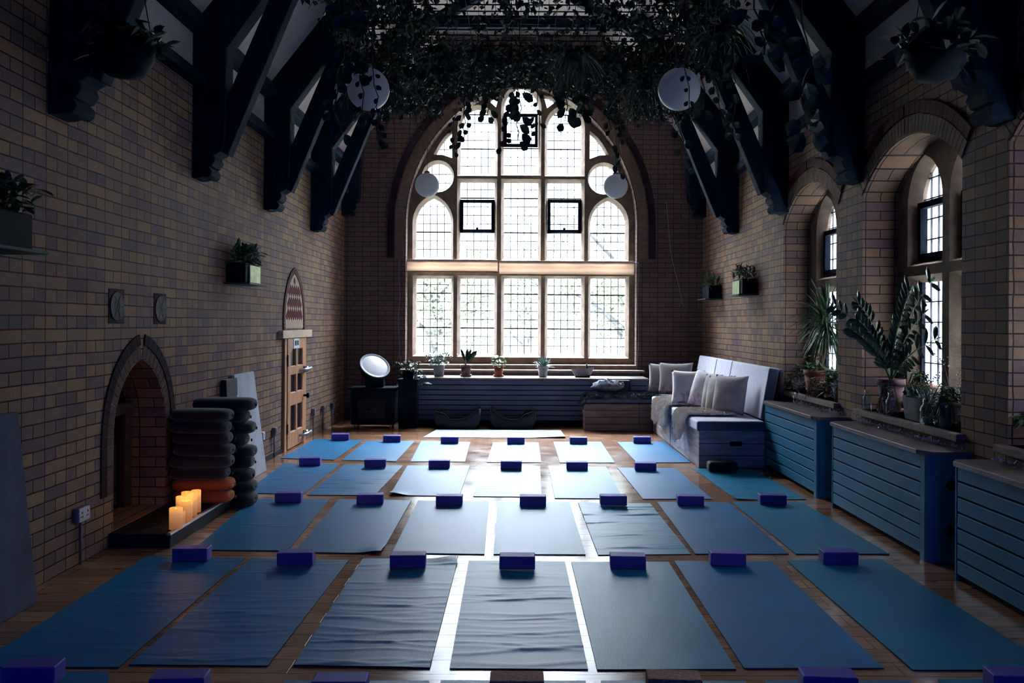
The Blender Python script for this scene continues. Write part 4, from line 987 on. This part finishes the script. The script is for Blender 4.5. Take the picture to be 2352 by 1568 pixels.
vase('glass_vase', 'wispy dried grass stems behind the drooping-leaved plant', (XR+.2, 4.72, SZ), .15, .04, True, 12, lm=M['dried'], spread=.14, rise=.42)
# fairy lights on the cover tops
def fairy(label, y0, y1, sd, n, z=.722):
    rnd = random.Random(sd); t = thing('fairy_lights', label, 'string lights', (XR-.06, y0, z), 0, 'wire fairy lights along the radiator cover tops')
    L = y1-y0; pts = []; y = 0; k = 0
    while y < L:
        y += rnd.uniform(-.012, .03); pts.append(Vector((rnd.uniform(-.045, .035), y, rnd.uniform(.001, .022)+(.02 if rnd.random() < .06 else 0))))
    MB().tube(pts, .0022, 4).build('wire', M['silver'], t, False, fix=False)
    b = MB()
    for q in pts[::3]: b.lathe([(0, 0), (.0045, .003), (.0055, .009), (0, .016)], q, 6)
    b.build('bulbs', M['bulb'], t, True, fix=False)['kind'] = 'stuff'
fairy('tangled clear fairy lights on the radiator cover behind the sofa end', 7.86, 9.2, 1, 1)
fairy('tangled clear fairy lights on the radiator cover under the big feathery plant', 5.72, 7.4, 2, 1)
fairy('tangled clear fairy lights on the radiator cover closest to the camera', 4.3, 5.28, 3, 1)

# ================================================================== GLOBE PENDANTS
def pendant(px, py, d, label, top=4.45):
    p = ony(px, py, d); t = thing('globe_pendant', label, 'pendant lamp', (p.x, p.y, p.z), 0, 'white glass globe pendants')
    MB().lathe([(.150*sin(pi*i/24), -.150*cos(pi*i/24)) for i in range(25)], (0, 0, 0), 40).build('globe', M['globe'], t, True)
    MB().lathe([(0, .14), (.035, .142), (.035, .165), (.012, .18), (0, .18)], (0, 0, 0), 16).build('fitting', M['grey_metal'], t, True)
    MB().tube([(0, 0, .17), (0, 0, top-p.z)], .003, 6).build('cord', M['cord'], t)
pendant(846, 205, 6.32, 'larger-looking white globe lamp near the left trusses, among trailing ivy')
pendant(1560, 205, 6.32, 'larger-looking white globe lamp on the sofa side, among trailing ivy')
pendant(981, 425, 10.9, 'small-looking white globe lamp before the round light on the fireplace side')
pendant(1414, 428, 10.9, 'small-looking white globe lamp before the round light on the sofa side')

# ================================================================== TRELLIS, IVY
t = thing('overhead_trellis', 'dark wire trellis hung flat under the roof, overgrown with ivy', 'trellis', (.1, 8, 4.45))
fr = MB()
for y in (-3.6, 2.9): fr.box(-1.7, 1.7, y-.03, y+.03, -.03, .03)
for x in (-1.7, 1.7): fr.box(x-.03, x+.03, -3.6, 2.9, -.03, .03)
fr.build('frame', M['beam'], t)
wr = MB()
for i in range(38): y = -3.5+i*.172; wr.box(-1.68, 1.68, y-.006, y+.006, -.005, .005)
for i in range(20): x = -1.6+i*.168; wr.box(x-.003, x+.003, -3.55, 2.85, -.009, -.001)
wr.build('wires', M['black_metal'], t)
hg = MB()
for y in (-3.6, -.35, 2.9):
    for x in (-1.7, 1.7): hg.tube([(x, y, 0), (x*.8, y, 1.05)], .004, 5)
hg.build('hangers', M['black_metal'], t)
rnd = random.Random(77); iv = MB(); stm = MB()
def ivleaf(mb, q, s):
    mb.quadleaf(q, (rnd.uniform(-1, 1), rnd.uniform(-1, 1), rnd.uniform(-1.6, .3)), s, s*.8, (rnd.uniform(-1, 1), rnd.uniform(-1, 1), rnd.uniform(-.5, 1)))
for k in range(640):
    x = rnd.uniform(-1.72, 1.72); y = rnd.choice((rnd.uniform(9.3, 10.95), rnd.uniform(9.3, 10.95), rnd.uniform(6.8, 9.5), rnd.uniform(5.4, 8)))
    if y < 9.3 and abs(x) < .95 and rnd.random() < .72: continue
    mx_ = max(.1, (11.15-y)*.24+(.25 if abs(x) > 1.0 else 0)+(.14 if abs(x) > .35 else 0)); L = min(mx_*rnd.uniform(.3, 1.05), .5 if y < 8 else 2)
    stm.tube([(x+.1, y, 4.47), (x+.1+rnd.uniform(-.06, .06), y+rnd.uniform(-.06, .06), 4.45-L*.5), (x+.1+rnd.uniform(-.1, .1), y+rnd.uniform(-.1, .1), 4.45-L)], .0025, 4)
    for j in range(int(9+34*L)):
        f = rnd.random()**.8; ivleaf(iv, Vector((x+.1+rnd.gauss(0, .045), y+rnd.gauss(0, .045), 4.50-L*f+rnd.uniform(-.02, .04))), rnd.uniform(.04, .085))
for k in range(2600):
    x = rnd.uniform(-1.8, 1.95); y = rnd.uniform(9.2, 11.0) if rnd.random() < .75 else rnd.uniform(5.4, 9.2)
    if y < 9.2 and abs(x-.1) < .9 and rnd.random() < .7: continue
    ivleaf(iv, Vector((x, y, 4.45+rnd.uniform(-.08, .14))), rnd.uniform(.05, .09))
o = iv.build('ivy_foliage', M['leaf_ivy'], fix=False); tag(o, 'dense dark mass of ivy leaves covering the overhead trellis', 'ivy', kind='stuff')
stm.build('ivy_stems', M['stem'], o, fix=False)
def vine(px, py0, py1, d, s, label, sd, wig=.05, sway=0.0, dens=1.0):
    r2 = random.Random(sd); a = ony(px, py0, d); b = ony(px, py1, d); L = a.z-b.z
    t = thing('trailing_vine', label, 'hanging vine', (a.x, d, a.z), 0, 'ivy strands hanging from the overhead trellis')
    n = max(5, int(L/.07)); pts = []; x = y = 0
    for i in range(n+1):
        x += r2.uniform(-wig, wig)*.5; y += r2.uniform(-wig, wig)*.5; pts.append(Vector((x+sway*i/n, y, -L*i/n)))
    pts = [Vector((0, 0, 4.45-a.z)), Vector((.01, .01, (4.45-a.z)*.5))]+pts if a.z < 4.38 else pts; off = len(pts)-n-1
    MB().tube(pts, .0035 if s < .08 else .005, 5).build('stem', M['stem'], t, True)
    pts = pts[off:]; lf = MB()
    for i in range(1, n+1):
        for _ in range(1 if r2.random() > .6*dens else 2):
            dd = Vector((r2.choice((-1, 1))*r2.uniform(.5, 1), r2.uniform(-.5, .5), r2.uniform(-.9, .1))).normalized(); q = pts[i]+dd*s*.25
            lf.tube([pts[i], q], .0015, 3); lf.leaf(q, dd+Vector((0, 0, -.5)), s*r2.uniform(.8, 1.15), s*.72, .3, up=(r2.uniform(-.3, .3), -1, .3), seg=4, shape=0)
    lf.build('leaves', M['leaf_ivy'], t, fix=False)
V = [(1192, 195, 320, 8.6, .13, 'leafy vine hanging straight before the top light of the tall window'), (1174, 190, 335, 9.2, .08, 'thin vine ending beside the top casement of the tall window'),
 (1242, 180, 300, 9.0, .07, 'thin vine hanging between the top light and its sofa-side neighbour'), (1060, 200, 330, 9.2, .08, 'vine hanging at the shoulder of the pointed arch, fireplace side'),
 (1040, 200, 345, 9.6, .06, 'fine vine ending at the curved corner light, fireplace side'), (1120, 190, 265, 9.4, .10, 'short leafy vine over the small corner light beside the top light'),
 (1300, 190, 275, 9.2, .12, 'short bushy vine over the pointed head beside the top light'), (1330, 180, 265, 9.4, .12, 'dense short vine just above the sofa-side pointed head'),
 (1352, 190, 268, 9.2, .10, 'dark short vine above the gap between the pointed heads'), (1426, 240, 395, 9.8, .07, 'long vine hanging just beside the sofa-side small globe cord'),
 (1395, 200, 300, 9.6, .07, 'wispy vine crossing the brick arch on the sofa side'), (770, 85, 310, 5.9, .09, 'long vine with heart-shaped leaves against the pale roof slope'),
 (802, 90, 170, 6.0, .11, 'short vine with big leaves above the fireplace-side large globe'), (833, 130, 270, 5.9, .042, 'thin vine crossing the fireplace-side large globe'),
 (862, 150, 330, 6.1, .045, 'looping vine hanging past the fireplace-side large globe'), (850, 240, 320, 6.6, .07, 'short vine below the fireplace-side large globe'),
 (780, 0, 40, 5.2, .12, 'vine with two dark leaves at the very top, fireplace side'), (892, 170, 290, 7.8, .05, 'grassy tuft hanging beside the fireplace-side large globe'),
 (1572, 120, 260, 6.0, .042, 'thin vine crossing the sofa-side large globe'), (1548, 280, 385, 6.9, .08, 'cluster of round pale-edged leaves hanging below the sofa-side large globe'),
 (1620, 60, 250, 6.4, .09, 'long narrow-leaved vine just right of the sofa-side large globe'), (1645, 120, 290, 6.6, .07, 'wispy vine over the second brace beside the sofa-side globe'),
 (1690, 90, 300, 6.4, .07, 'thin vine ending at the first purlin on the sofa side'), (1740, 0, 140, 4.9, .13, 'big-leaved vine hanging near the camera on the sofa side'),
 (1770, 0, 105, 4.9, .10, 'second big-leaved vine near the camera on the sofa side'), (1830, 60, 300, 4.9, .13, 'long vine with large cupped leaves across the third truss'),
 (1600, 60, 230, 6.9, .07, 'vine tangled beside the sofa-side large globe cord'), (1480, 170, 280, 8.4, .05, 'grassy curling vine above the sofa-side brick arch')]
for i, (px, a, b, d, s, lb) in enumerate(V): vine(px, a, b, d, s, lb, 100+i, wig=.06 if i != 11 else .09)
# grassy tufts
for px, py, d, lb in ((892, 195, 7.8, 'grassy spider plant tuft on the trellis edge, fireplace side'), (1655, 80, 6.7, 'grassy spider plant tuft on the trellis edge, sofa side'), (1480, 195, 8.6, 'grassy tuft drooping over the sofa-side brick arch'), (1318, 130, 8.4, 'long grassy tuft above the pointed heads of the window')):
    p = ony(px, py, d); t = thing('spider_plant', lb, 'hanging plant', p); lf = MB(); r2 = random.Random(int(px))
    for k in range(90): dd = rdir(r2, -.5, 1.0); lf.leaf((r2.gauss(0, .06), r2.gauss(0, .06), 0), dd, r2.uniform(.22, .5), .012, 2.4, seg=6)
    lf.build('foliage', M['leaf_ivy'], t, fix=False)
    MB().lathe([(0, -.05), (.07, -.05), (.09, .05), (0, .05)], (0, 0, 0), 14).build('pot', M['black_metal'], t, True)

def basket(px, py, d, label, sd):
    p = ony(px, py, d); t = thing('hanging_basket', label, 'hanging plant', p, 0, 'dark plant baskets hung from the roof beside the fourth truss'); r2 = random.Random(sd)
    MB().lathe([(0, -.15), (.10, -.13), (.15, -.05), (.16, .06), (.14, .06), (0, .02)], (0, 0, 0), 18).build('pot', M['black_metal'], t, True)
    hg = MB()
    for k in range(3): a = k*2.1; hg.tube([(.15*cos(a), .15*sin(a), .05), (0, 0, .9)], .003, 4)
    hg.build('hanger', M['black_metal'], t)
    lf = MB()
    for k in range(150): q = Vector((r2.gauss(0, .09), r2.gauss(0, .09), r2.uniform(-.02, .14))); lf.leaf(q, rdir(r2, -.7, 1.2), r2.uniform(.07, .15), .05, .7, seg=4)
    lf.build('foliage', M['leaf_ivy'], t, fix=False)
basket(288, 120, 4.95, 'dark plant basket hanging beside the truss above the fireplace', 5)
basket(2150, 125, 4.75, 'dark plant basket hanging beside the truss above the second window arch', 6)
# ================================================================== WALL PLANTERS
def wall_planter(side, y, label, liner, sd, L=.46, z=1.90):
    x = XL if side < 0 else XR; sg = 1 if side < 0 else -1
    t = thing('wall_planter', label, 'wall planter', (x, y, z), 0, 'black box planters on small wall shelves'); rnd = random.Random(sd)
    MB().box(*sorted((0, sg*.25)), -L/2-.06, L/2+.05, -.018, 0).build('shelf', M['shelf'], t, bevel=.003)
    MB().box(*sorted((sg*.005, sg*.19)), -L/2, L/2, 0.0, .19).build('planter_box', M['black_metal'], t, bevel=.01)
    if liner: MB().box(*sorted((sg*.191, sg*.205)), -L/2+.1, L/2-.02, .005, .17).build('foil_liner', M['lime_liner'], t, bevel=.004)
    lf = MB()
    for k in range(170):
        q = Vector((sg*rnd.uniform(.02, .2), rnd.uniform(-L/2, L/2), .19+rnd.uniform(0, .14))); d = rdir(rnd, -.2, 1.3); d.x += sg*.35
        lf.leaf(q, d, rnd.uniform(.07, .14), .04 if sd % 2 else .02, .8, seg=4)
    lf.build('foliage', M['leaf'], t, fix=False)
wall_planter(-1, 8.55, 'black planter on the fireplace wall with a shiny lime-green liner, above the grey panels', True, 1)
wall_planter(-1, 4.38, 'black planter on the fireplace wall closest to the camera, in deep shade', False, 3, .6)
wall_planter(1, 11.0, 'black planter with a pale liner on the wall above the sofa', True, 2)
wall_planter(1, 12.9, 'dark planter on the wall above the bench corner, further back', False, 4)

# ================================================================== FIREPLACE THINGS
t = thing('hearth', 'low dark slate hearth slab with a pale front edge before the fireplace', 'hearth', (XL, 6.58, 0))
MB().box(0, .42, -.62, .66, 0, .095).build('slab', M['dark_slate'], t, bevel=.006)
MB().box(.40, .428, -.63, .67, .088, .104).build('edge_strip', M['silver'], t, bevel=.003)
t = thing('fireplace_insert', 'dark timber surround and arched black iron fire set in the brick arch', 'fireplace', (XL-.3, 6.48, .1))
MB().box(-.02, .0, -.43, .43, 0, 1.0).build('back_panel', M['black_metal'], t)
MB().box(0, .05, -.43, -.30, 0, .72).box(0, .05, .30, .43, 0, .72).box(0, .07, -.43, .43, .72, .80).build('surround', mat('dark_timber', (.05, .03, .03), .5, vary=.2), t, bevel=.008)
MB().prism(pointed(0, .2, 0, .42, .62), lambda a, b, c: Vector((c, a, b)), .0, .03).build('iron_arch', M['dark_slate'], t)
MB().box(.03, .06, -.17, .17, .03, .05).box(.03, .06, -.17, .17, .16, .18).build('fire_bars', M['black_metal'], t)
# candles
m, nt, b = new_mat('lit_wax'); tc = N(nt, 'ShaderNodeTexCoord').outputs['Object']; sp = N(nt, 'ShaderNodeSeparateXYZ'); nt.links.new(tc, sp.inputs[0])
b.inputs['Base Color'].default_value = (.8, .55, .3, 1); b.inputs['Roughness'].default_value = .5
nt.links.new(ramp(nt, mathn(nt, 'MULTIPLY', sp.outputs[2], 6.0), [(.15, (.30, .10, .03)), (.62, (.55, .24, .07)), (.8, (1, .42, .07))]), b.inputs['Emission Color'])
b.inputs['Emission Strength'].default_value = .85; M['wax'] = m
M['flame'] = mat('warm_led', (1, .6, .2), .5, vary=0, emit=((1, .45, .10), 2.5))
def candle(px, py, r, h, label):
    p = onz(px, py, .105); t = thing('pillar_candle', label, 'candle', (p.x, p.y+r, .096), 0, 'lit pillar candles on the hearth')
    MB().lathe([(0, 0), (r, 0), (r*1.0, h*.98), (r*.93, h), (r*.8, h*.93), (0, h*.86)], (0, 0, 0), 22).build('wax', M['wax'], t, True)
    MB().lathe([(0, h*.86), (r*.16, h*.88), (r*.2, h*.93), (0, h*1.0)], (0, 0, 0), 10).build('flame', M['flame'], t, True)
for a in ((398, 1214, .044, .145, 'large lit candle at the front corner, nearest the camera'), (414, 1205, .024, .10, 'slim low candle tucked behind the front large one'),
          (424, 1197, .040, .15, 'medium lit candle in the middle of the cluster'), (412, 1186, .040, .15, 'lit candle behind the middle one, towards the wall'),
          (436, 1184, .038, .17, 'tall lit candle on the room side of the cluster'), (424, 1176, .038, .155, 'lit candle at the wall-side back of the cluster'), (446, 1175, .036, .165, 'tallest-looking lit candle at the far end of the cluster')):
    candle(*a)
l = bpy.data.lights.new('candle_glow', 'POINT'); l.energy = .8; l.color = (1, .42, .12); l.shadow_soft_size = .06
o = bpy.data.objects.new('candle_glow', l); o.location = onz(424, 1190, .105)+Vector((0, 0, .22)); COL.objects.link(o)
# bolsters
def bolster_mesh(m, L, a, b):
    mb = MB(); prof = [(0, .012), (.2, .004), (.5, .006), (.78, .02), (.94, .045), (1.0, .085)]; k = len(prof)
    pr = [(s, x) for s, x in prof]+[(1.03, L/2)]+[(s, L-x) for s, x in reversed(prof)]
    vs = []; n = 20
    for s, x in pr: vs += [Vector((x, s*a*math.copysign(abs(cos(2*pi*j/n))**.8, cos(2*pi*j/n)), s*b*math.copysign(abs(sin(2*pi*j/n))**.85, sin(2*pi*j/n))+b)) for j in range(n)]
    mb.add(vs, [(i*n+j, i*n+(j+1) % n, (i+1)*n+(j+1) % n, (i+1)*n+j) for i in range(len(pr)-1) for j in range(n)])
    o = mb.build('bolster', m, smooth=True)
    return o
protoB = {}
def stack(x, y, z, n, h, label, mats, sd, xe):
    rnd = random.Random(sd); lv = ['lowest', 'second', 'third', 'fourth', 'fifth', 'sixth', 'seventh', 'eighth', 'ninth', 'tenth']
    for k in range(n):
        mm = mats[k]; L = xe-x-.02
        o = bolster_mesh(M[mm], L+rnd.uniform(-.03, .02), .13, h/2*1.12)
        o.location = (x+.02+rnd.uniform(-.01, .03), y+rnd.uniform(-.02, .02)+(0), z+k*h); o.rotation_euler = (0, 0, R(rnd.uniform(-5, 5)))
        mb = MB(); mb.lathe([(0, .0), (.012, .002), (.014, .008), (0, .012)], (L*.995, 0, h/2), 10, Matrix.Rotation(R(90), 3, 'Y')); q = mb.build('end_button', M[mm], o, True)
        tag(o, f'{"rust orange" if mm == "orange" else "charcoal"} bolster, {lv[k] if k < n-1 else "topmost"} in the {label}', 'bolster', 'bolsters stacked by the fireplace')
stack(XL, 7.02, .096, 8, .092, 'stack on the hearth end', ['orange', 'orange']+['charcoal']*6, 1, -2.26)
stack(XL, 7.42, .002, 9, .098, 'stack on the floor beside the grey panel', ['charcoal']*9, 2, -2.22)
# leaning panels
def lean_board(y0, y1, h, xb, th, label, m=M['foil']):
    o = MB(); xt = XL+.012+th
    o.add([(xb, y0, 0.002), (xb, y1, 0.002), (xt, y1, h), (xt, y0, h), (xb-th, y0, .002), (xb-th, y1, .002), (xt-th, y1, h), (xt-th, y0, h)], [(0, 1, 2, 3), (4, 7, 6, 5), (0, 4, 5, 1), (3, 2, 6, 7), (0, 3, 7, 4), (1, 5, 6, 2)])
    return tag(o.build('leaning_board', m, bevel=.004), label, 'board')
lean_board(8.47, 9.10, 1.02, -2.58, .03, 'pale grey stone-look board leaning between the bolsters and the fire exit door', mat('pale_stone_board', (.50, .52, .57), .7, vary=.15, scale=5, c2=(.38, .40, .46), spec=.1, bmp=.1))
o = lean_board(8.18, 8.50, .99, -2.66, .05, 'darker slab edge leaning just behind the pale grey board', M['charcoal'])
lean_board(3.3, 4.80, 1.035, -2.60, .035, 'large grey board leaning on the wall closest to the camera')

# ================================================================== FIRE EXIT DOOR AND PANEL
DY0, DY1, DZ = 10.36, 11.40, 1.335
t = MB().box(XL, XL+.03, DY0, DY0+.1, 0, DZ).box(XL, XL+.03, DY1-.1, DY1, 0, DZ).build('door_1', M['pine'], bevel=.004); struct(t, 'pine fire exit door with six dark panels')
ys = (DY0+.1, DY0+.24, (DY0+DY1)/2-.04, (DY0+DY1)/2+.04, DY1-.24, DY1-.1)
pan = [[(a, z0), (b, z0), (b, z1), (a, z1)] for a, b in ((ys[1], ys[2]), (ys[3], ys[4])) for z0, z1 in ((.21, .52), (.68, .89), (1.0, 1.20))]
fr = MB(); tracery(fr, FL, [(ys[0], .02), (ys[5], .02), (ys[5], DZ-.005), (ys[0], DZ-.005)], pan, -.04, -.03, -.004, [.008]*6)
struct(fr.build('door_leaf', M['pine'], t))
struct(MB().box(XL+.002, XL+.014, ys[0], ys[5], .02, DZ-.01).build('door_panels', M['dark_glass'], t))
for z in (.93, .12):
    h = MB().tube([(XL+.04, DY1-.40, z), (XL+.10, DY1-.38, z+.01), (XL+.11, DY1-.24, z+.01), (XL+.12, DY1-.1, z+.02), (XL+.04, DY1-.05, z)], .016, 8)
    h.box(XL+.04, XL+.09, DY1-.2, DY1-.12, z-.03, z+.04); struct(h.build('door_bolt', M['silver'], t, True))
h = MB().lathe([(0, 0), (.014, .0), (.014, .035), (.032, .045), (.034, .065), (0, .075)], (XL+.04, DY1-.17, .60), 16, Matrix.Rotation(R(90), 3, 'Y')); struct(h.build('door_knob', M['black_metal'], t, True))
struct(MB().box(XL+.03, XL+.045, DY0+.085, DY0+.105, 1.0, 1.14).box(XL+.03, XL+.045, DY0+.085, DY0+.105, .2, .32).build('door_hinges', M['black_metal'], t))
struct(MB().box(XL, XL+.06, DY0-.2, DY1+.2, DZ+.002, DZ+.095).build('trim_20', M['pale_pine'], bevel=.006), 'pale timber lintel over the fire exit door')
t = thing('fire_exit_sign', 'small white FIRE EXIT sign at the top of the pine door', 'sign', (XL+.042, (DY0+DY1)/2-.04, 1.27))
MB().box(0, .004, -.13, .13, -.06, .06).build('sign_plate', M['white_plastic'], t, bevel=.001)
fc = bpy.data.curves.new('FIRE EXIT', 'FONT'); fc.body = 'FIRE EXIT'; fc.size = .062; fc.align_x = 'CENTER'; fc.align_y = 'CENTER'; fc.extrude = .0008; fc.space_character = .95
_fo = bpy.data.objects.new('text_source', fc); COL.objects.link(_fo); bpy.context.view_layer.update()
_me = bpy.data.meshes.new_from_object(_fo.evaluated_get(bpy.context.evaluated_depsgraph_get())); bpy.data.objects.remove(_fo)
_me.materials.clear(); _me.materials.append(M['black_metal']); fo = bpy.data.objects.new('sign_lettering', _me); COL.objects.link(fo); fo.parent = t
fo.matrix_local = Matrix.Translation((.006, 0, 0)) @ Matrix(((0, 0, 1, 0), (1, 0, 0, 0), (0, 1, 0, 0), (0, 0, 0, 1))) @ Matrix.Diagonal((.78, 1.4, 1, 1))
# tiled pointed panel over the door
pyc, pa = (DY0+DY1)/2+.0, .52
outer = pointed(pyc, pa, DZ+.1, DZ+.22, 2.20)
pf = lambda a, b, c: Vector((XL+c, a, b))
struct(MB().prism(offset_poly(outer, -.02), pf, .0, .006).build('trim_21', mat('cream_tile', (.46, .35, .27), .7, vary=.1, spec=.03)), 'pointed panel of diamond tiles over the fire exit door')
ring('trim_22', FL, outer, -.075, 0, 46, -.014, .01, M['red_brick'], .002)
inn = offset_poly(outer, -.13); dm = MB()
nrow = 13; dzh = (2.06-(DZ+.1))/nrow; w = .10
def inside(px_, pz_): return in_poly(inn, (px_, pz_))
for r_ in range(0, nrow+1):
    for c_ in range(-8, 9):
        cy = pyc+(c_+(.5 if r_ % 2 else 0))*w; cz = DZ+.12+r_*dzh
        if r_ % 3 != 2 and inside(cy, cz): dm.prism([(cy-w*.48, cz), (cy, cz-dzh*.96), (cy+w*.48, cz), (cy, cz+dzh*.96)], pf, .005, .010)
struct(dm.build('panel_tiles', mat('dark_red_tile', (.09, .018, .022), .7, vary=.1, spec=.02), bpy.data.objects['trim_21']))
# ---- sockets, vents
def socket(px, py, pyb, label, sz=.08, conduit=True, double=False, m='grey_metal'):
    p = onx(px, py, XL); t = thing('wall_socket', label, 'socket', (XL, p.y, p.z), 0, 'sockets with conduit on the fireplace wall')
    w = sz*(.9 if double else .55); MB().box(0.001, .04, -w, w, -.045, .045).build('back_box', M[m], t, bevel=.005)
    MB().box(.04, .047, -w+.004, w-.004, -.042, .042).build('face_plate', M['white_plastic'] if m != 'grey_metal' or double else M['grey_metal'], t, bevel=.003)
    pins = MB()
    for c in ((-w/2, w/2) if double else (0,)):
        pins.box(.047, .049, c-.004, c+.004, .008, .022).box(.047, .049, c-.014, c-.006, -.014, -.008).box(.047, .049, c+.006, c+.014, -.014, -.008)
    pins.build('pin_holes', M['gap'], t)
    if conduit: MB().tube([(.02, 0, -.045), (.02, 0, -p.z+.003)], .010, 8).build('conduit', M['grey_metal'], t, True)
socket(178, 1180, 1305, 'double wall socket on a conduit near the closest grey board', double=True)
socket(597, 1001, 0, 'white single switch plate right beside the pale leaning board', .07, False, m='white_plastic')
socket(626, 990, 1055, 'single socket on a conduit between the leaning board and the door')
socket(716.5, 946, 1008, 'first small socket on a conduit past the fire exit door')
socket(738.5, 939, 995, 'middle small socket on a conduit past the fire exit door')
socket(760, 932, 985, 'last small socket on a conduit, nearest the far corner')
for px, py, lb in ((266.5, 703, 'round wall vent in a square plate, nearer the camera'), (367, 709, 'round wall vent in a square plate, nearer the lime planter')):
    p = onx(px, py, XL); t = thing('air_vent', lb, 'air vent', (XL, p.y, p.z), 0, 'round air vents above the fireplace')
    MB().box(0, .004, -.115, .115, -.118, .118).build('plate', M['hood'], t, bevel=.003)
    MB().lathe([(0, 0), (.095, 0), (.095, .001), (0, .001)], (.0045, 0, 0), 28, Matrix.Rotation(R(90), 3, 'Y')).build('opening', M['gap'], t)
    mb = MB().lathe([(.080, 0), (.098, 0), (.098, .005), (.080, .005)], (.005, 0, 0), 28, Matrix.Rotation(R(90), 3, 'Y'))
    for k in range(6): a = k*pi/3; mb.tube([(.008, 0, 0), (.008, .085*cos(a), .085*sin(a))], .004, 5)
    mb.tube([(.008, .04*cos(a), .04*sin(a)) for a in [2*pi*i/16 for i in range(17)]], .004, 5); mb.build('grille', M['dark_slate'], t)

# ================================================================== BLINDS AND CORDS
for x0, x1, ya, yb, lb in ((932, 1143, 597, 622, 'rolled-up cream blind across the first two lights, fireplace side'), (1147, 1456, 600, 630, 'rolled-up cream blind across the three lights on the sofa side')):
    a = ony(x0, ya, 14.14); b = ony(x1, yb, 14.14); t = thing('window_blind', lb, 'blind', ((a.x+b.x)/2, 14.14, a.z), 0, 'raised fabric blinds on the tall window'); w = (b.x-a.x)/2; h = a.z-b.z
    MB().box(-w, w, -.02, .02, -.012, .012).build('head_rail', M['pale_pine'], t, bevel=.004)
    mb = MB(); mb.grid(lambda u, v: Vector((-w+2*w*u, -.012+.006*sin(v*9)+.003*sin(u*30), -.012-h*v)), 40, 10); mb.build('fabric', M['blind'], t, True, fix=False)
    MB().box(-w, w, -.018, .004, -h-.03, -h-.008).build('bottom_bar', M['cane'], t, bevel=.004)
    px, y0, y1 = (917, 640, 812) if x0 == 932 else (1466, 620, 850)
    c = ony(px, y0, 13.97)-t.location; L = ony(px, y0, 13.97).z-ony(px, y1, 13.97).z
    pts = [Vector((-w if x0 == 932 else w, 0, 0)), Vector((c.x, c.y, -.02))]+[Vector((c.x+.012*sin(i*.9+px), c.y, c.z-L*i/10)) for i in range(11)]
    mb = MB().tube(pts, .0035, 5)
    if x0 == 932: mb.tube([pts[-1], pts[-1]+Vector((-.03, 0, -.09))], .003, 5).tube([pts[-1], pts[-1]+Vector((.02, 0, -.1))], .003, 5)
    mb.build('pull_cord', M['pale_cord'], t, True)
a = ony(1530, 465, 13.97); L = a.z-ony(1530, 690, 13.97).z
pts = [Vector((a.x+.25*(i/10)**1.5+.012*sin(i*.9), 13.97, a.z-L*i/10)) for i in range(11)]
mb = MB().tube(pts, .0035, 5).tube([pts[-1], pts[-1]+Vector((-.03, 0, -.09))], .003, 5).tube([pts[-1], pts[-1]+Vector((.03, 0, -.1))], .003, 5)
tag(mb.build('dangling_string', M['pale_cord'], smooth=True), 'pale drooping string on the dark end wall above the bench corner', 'string')
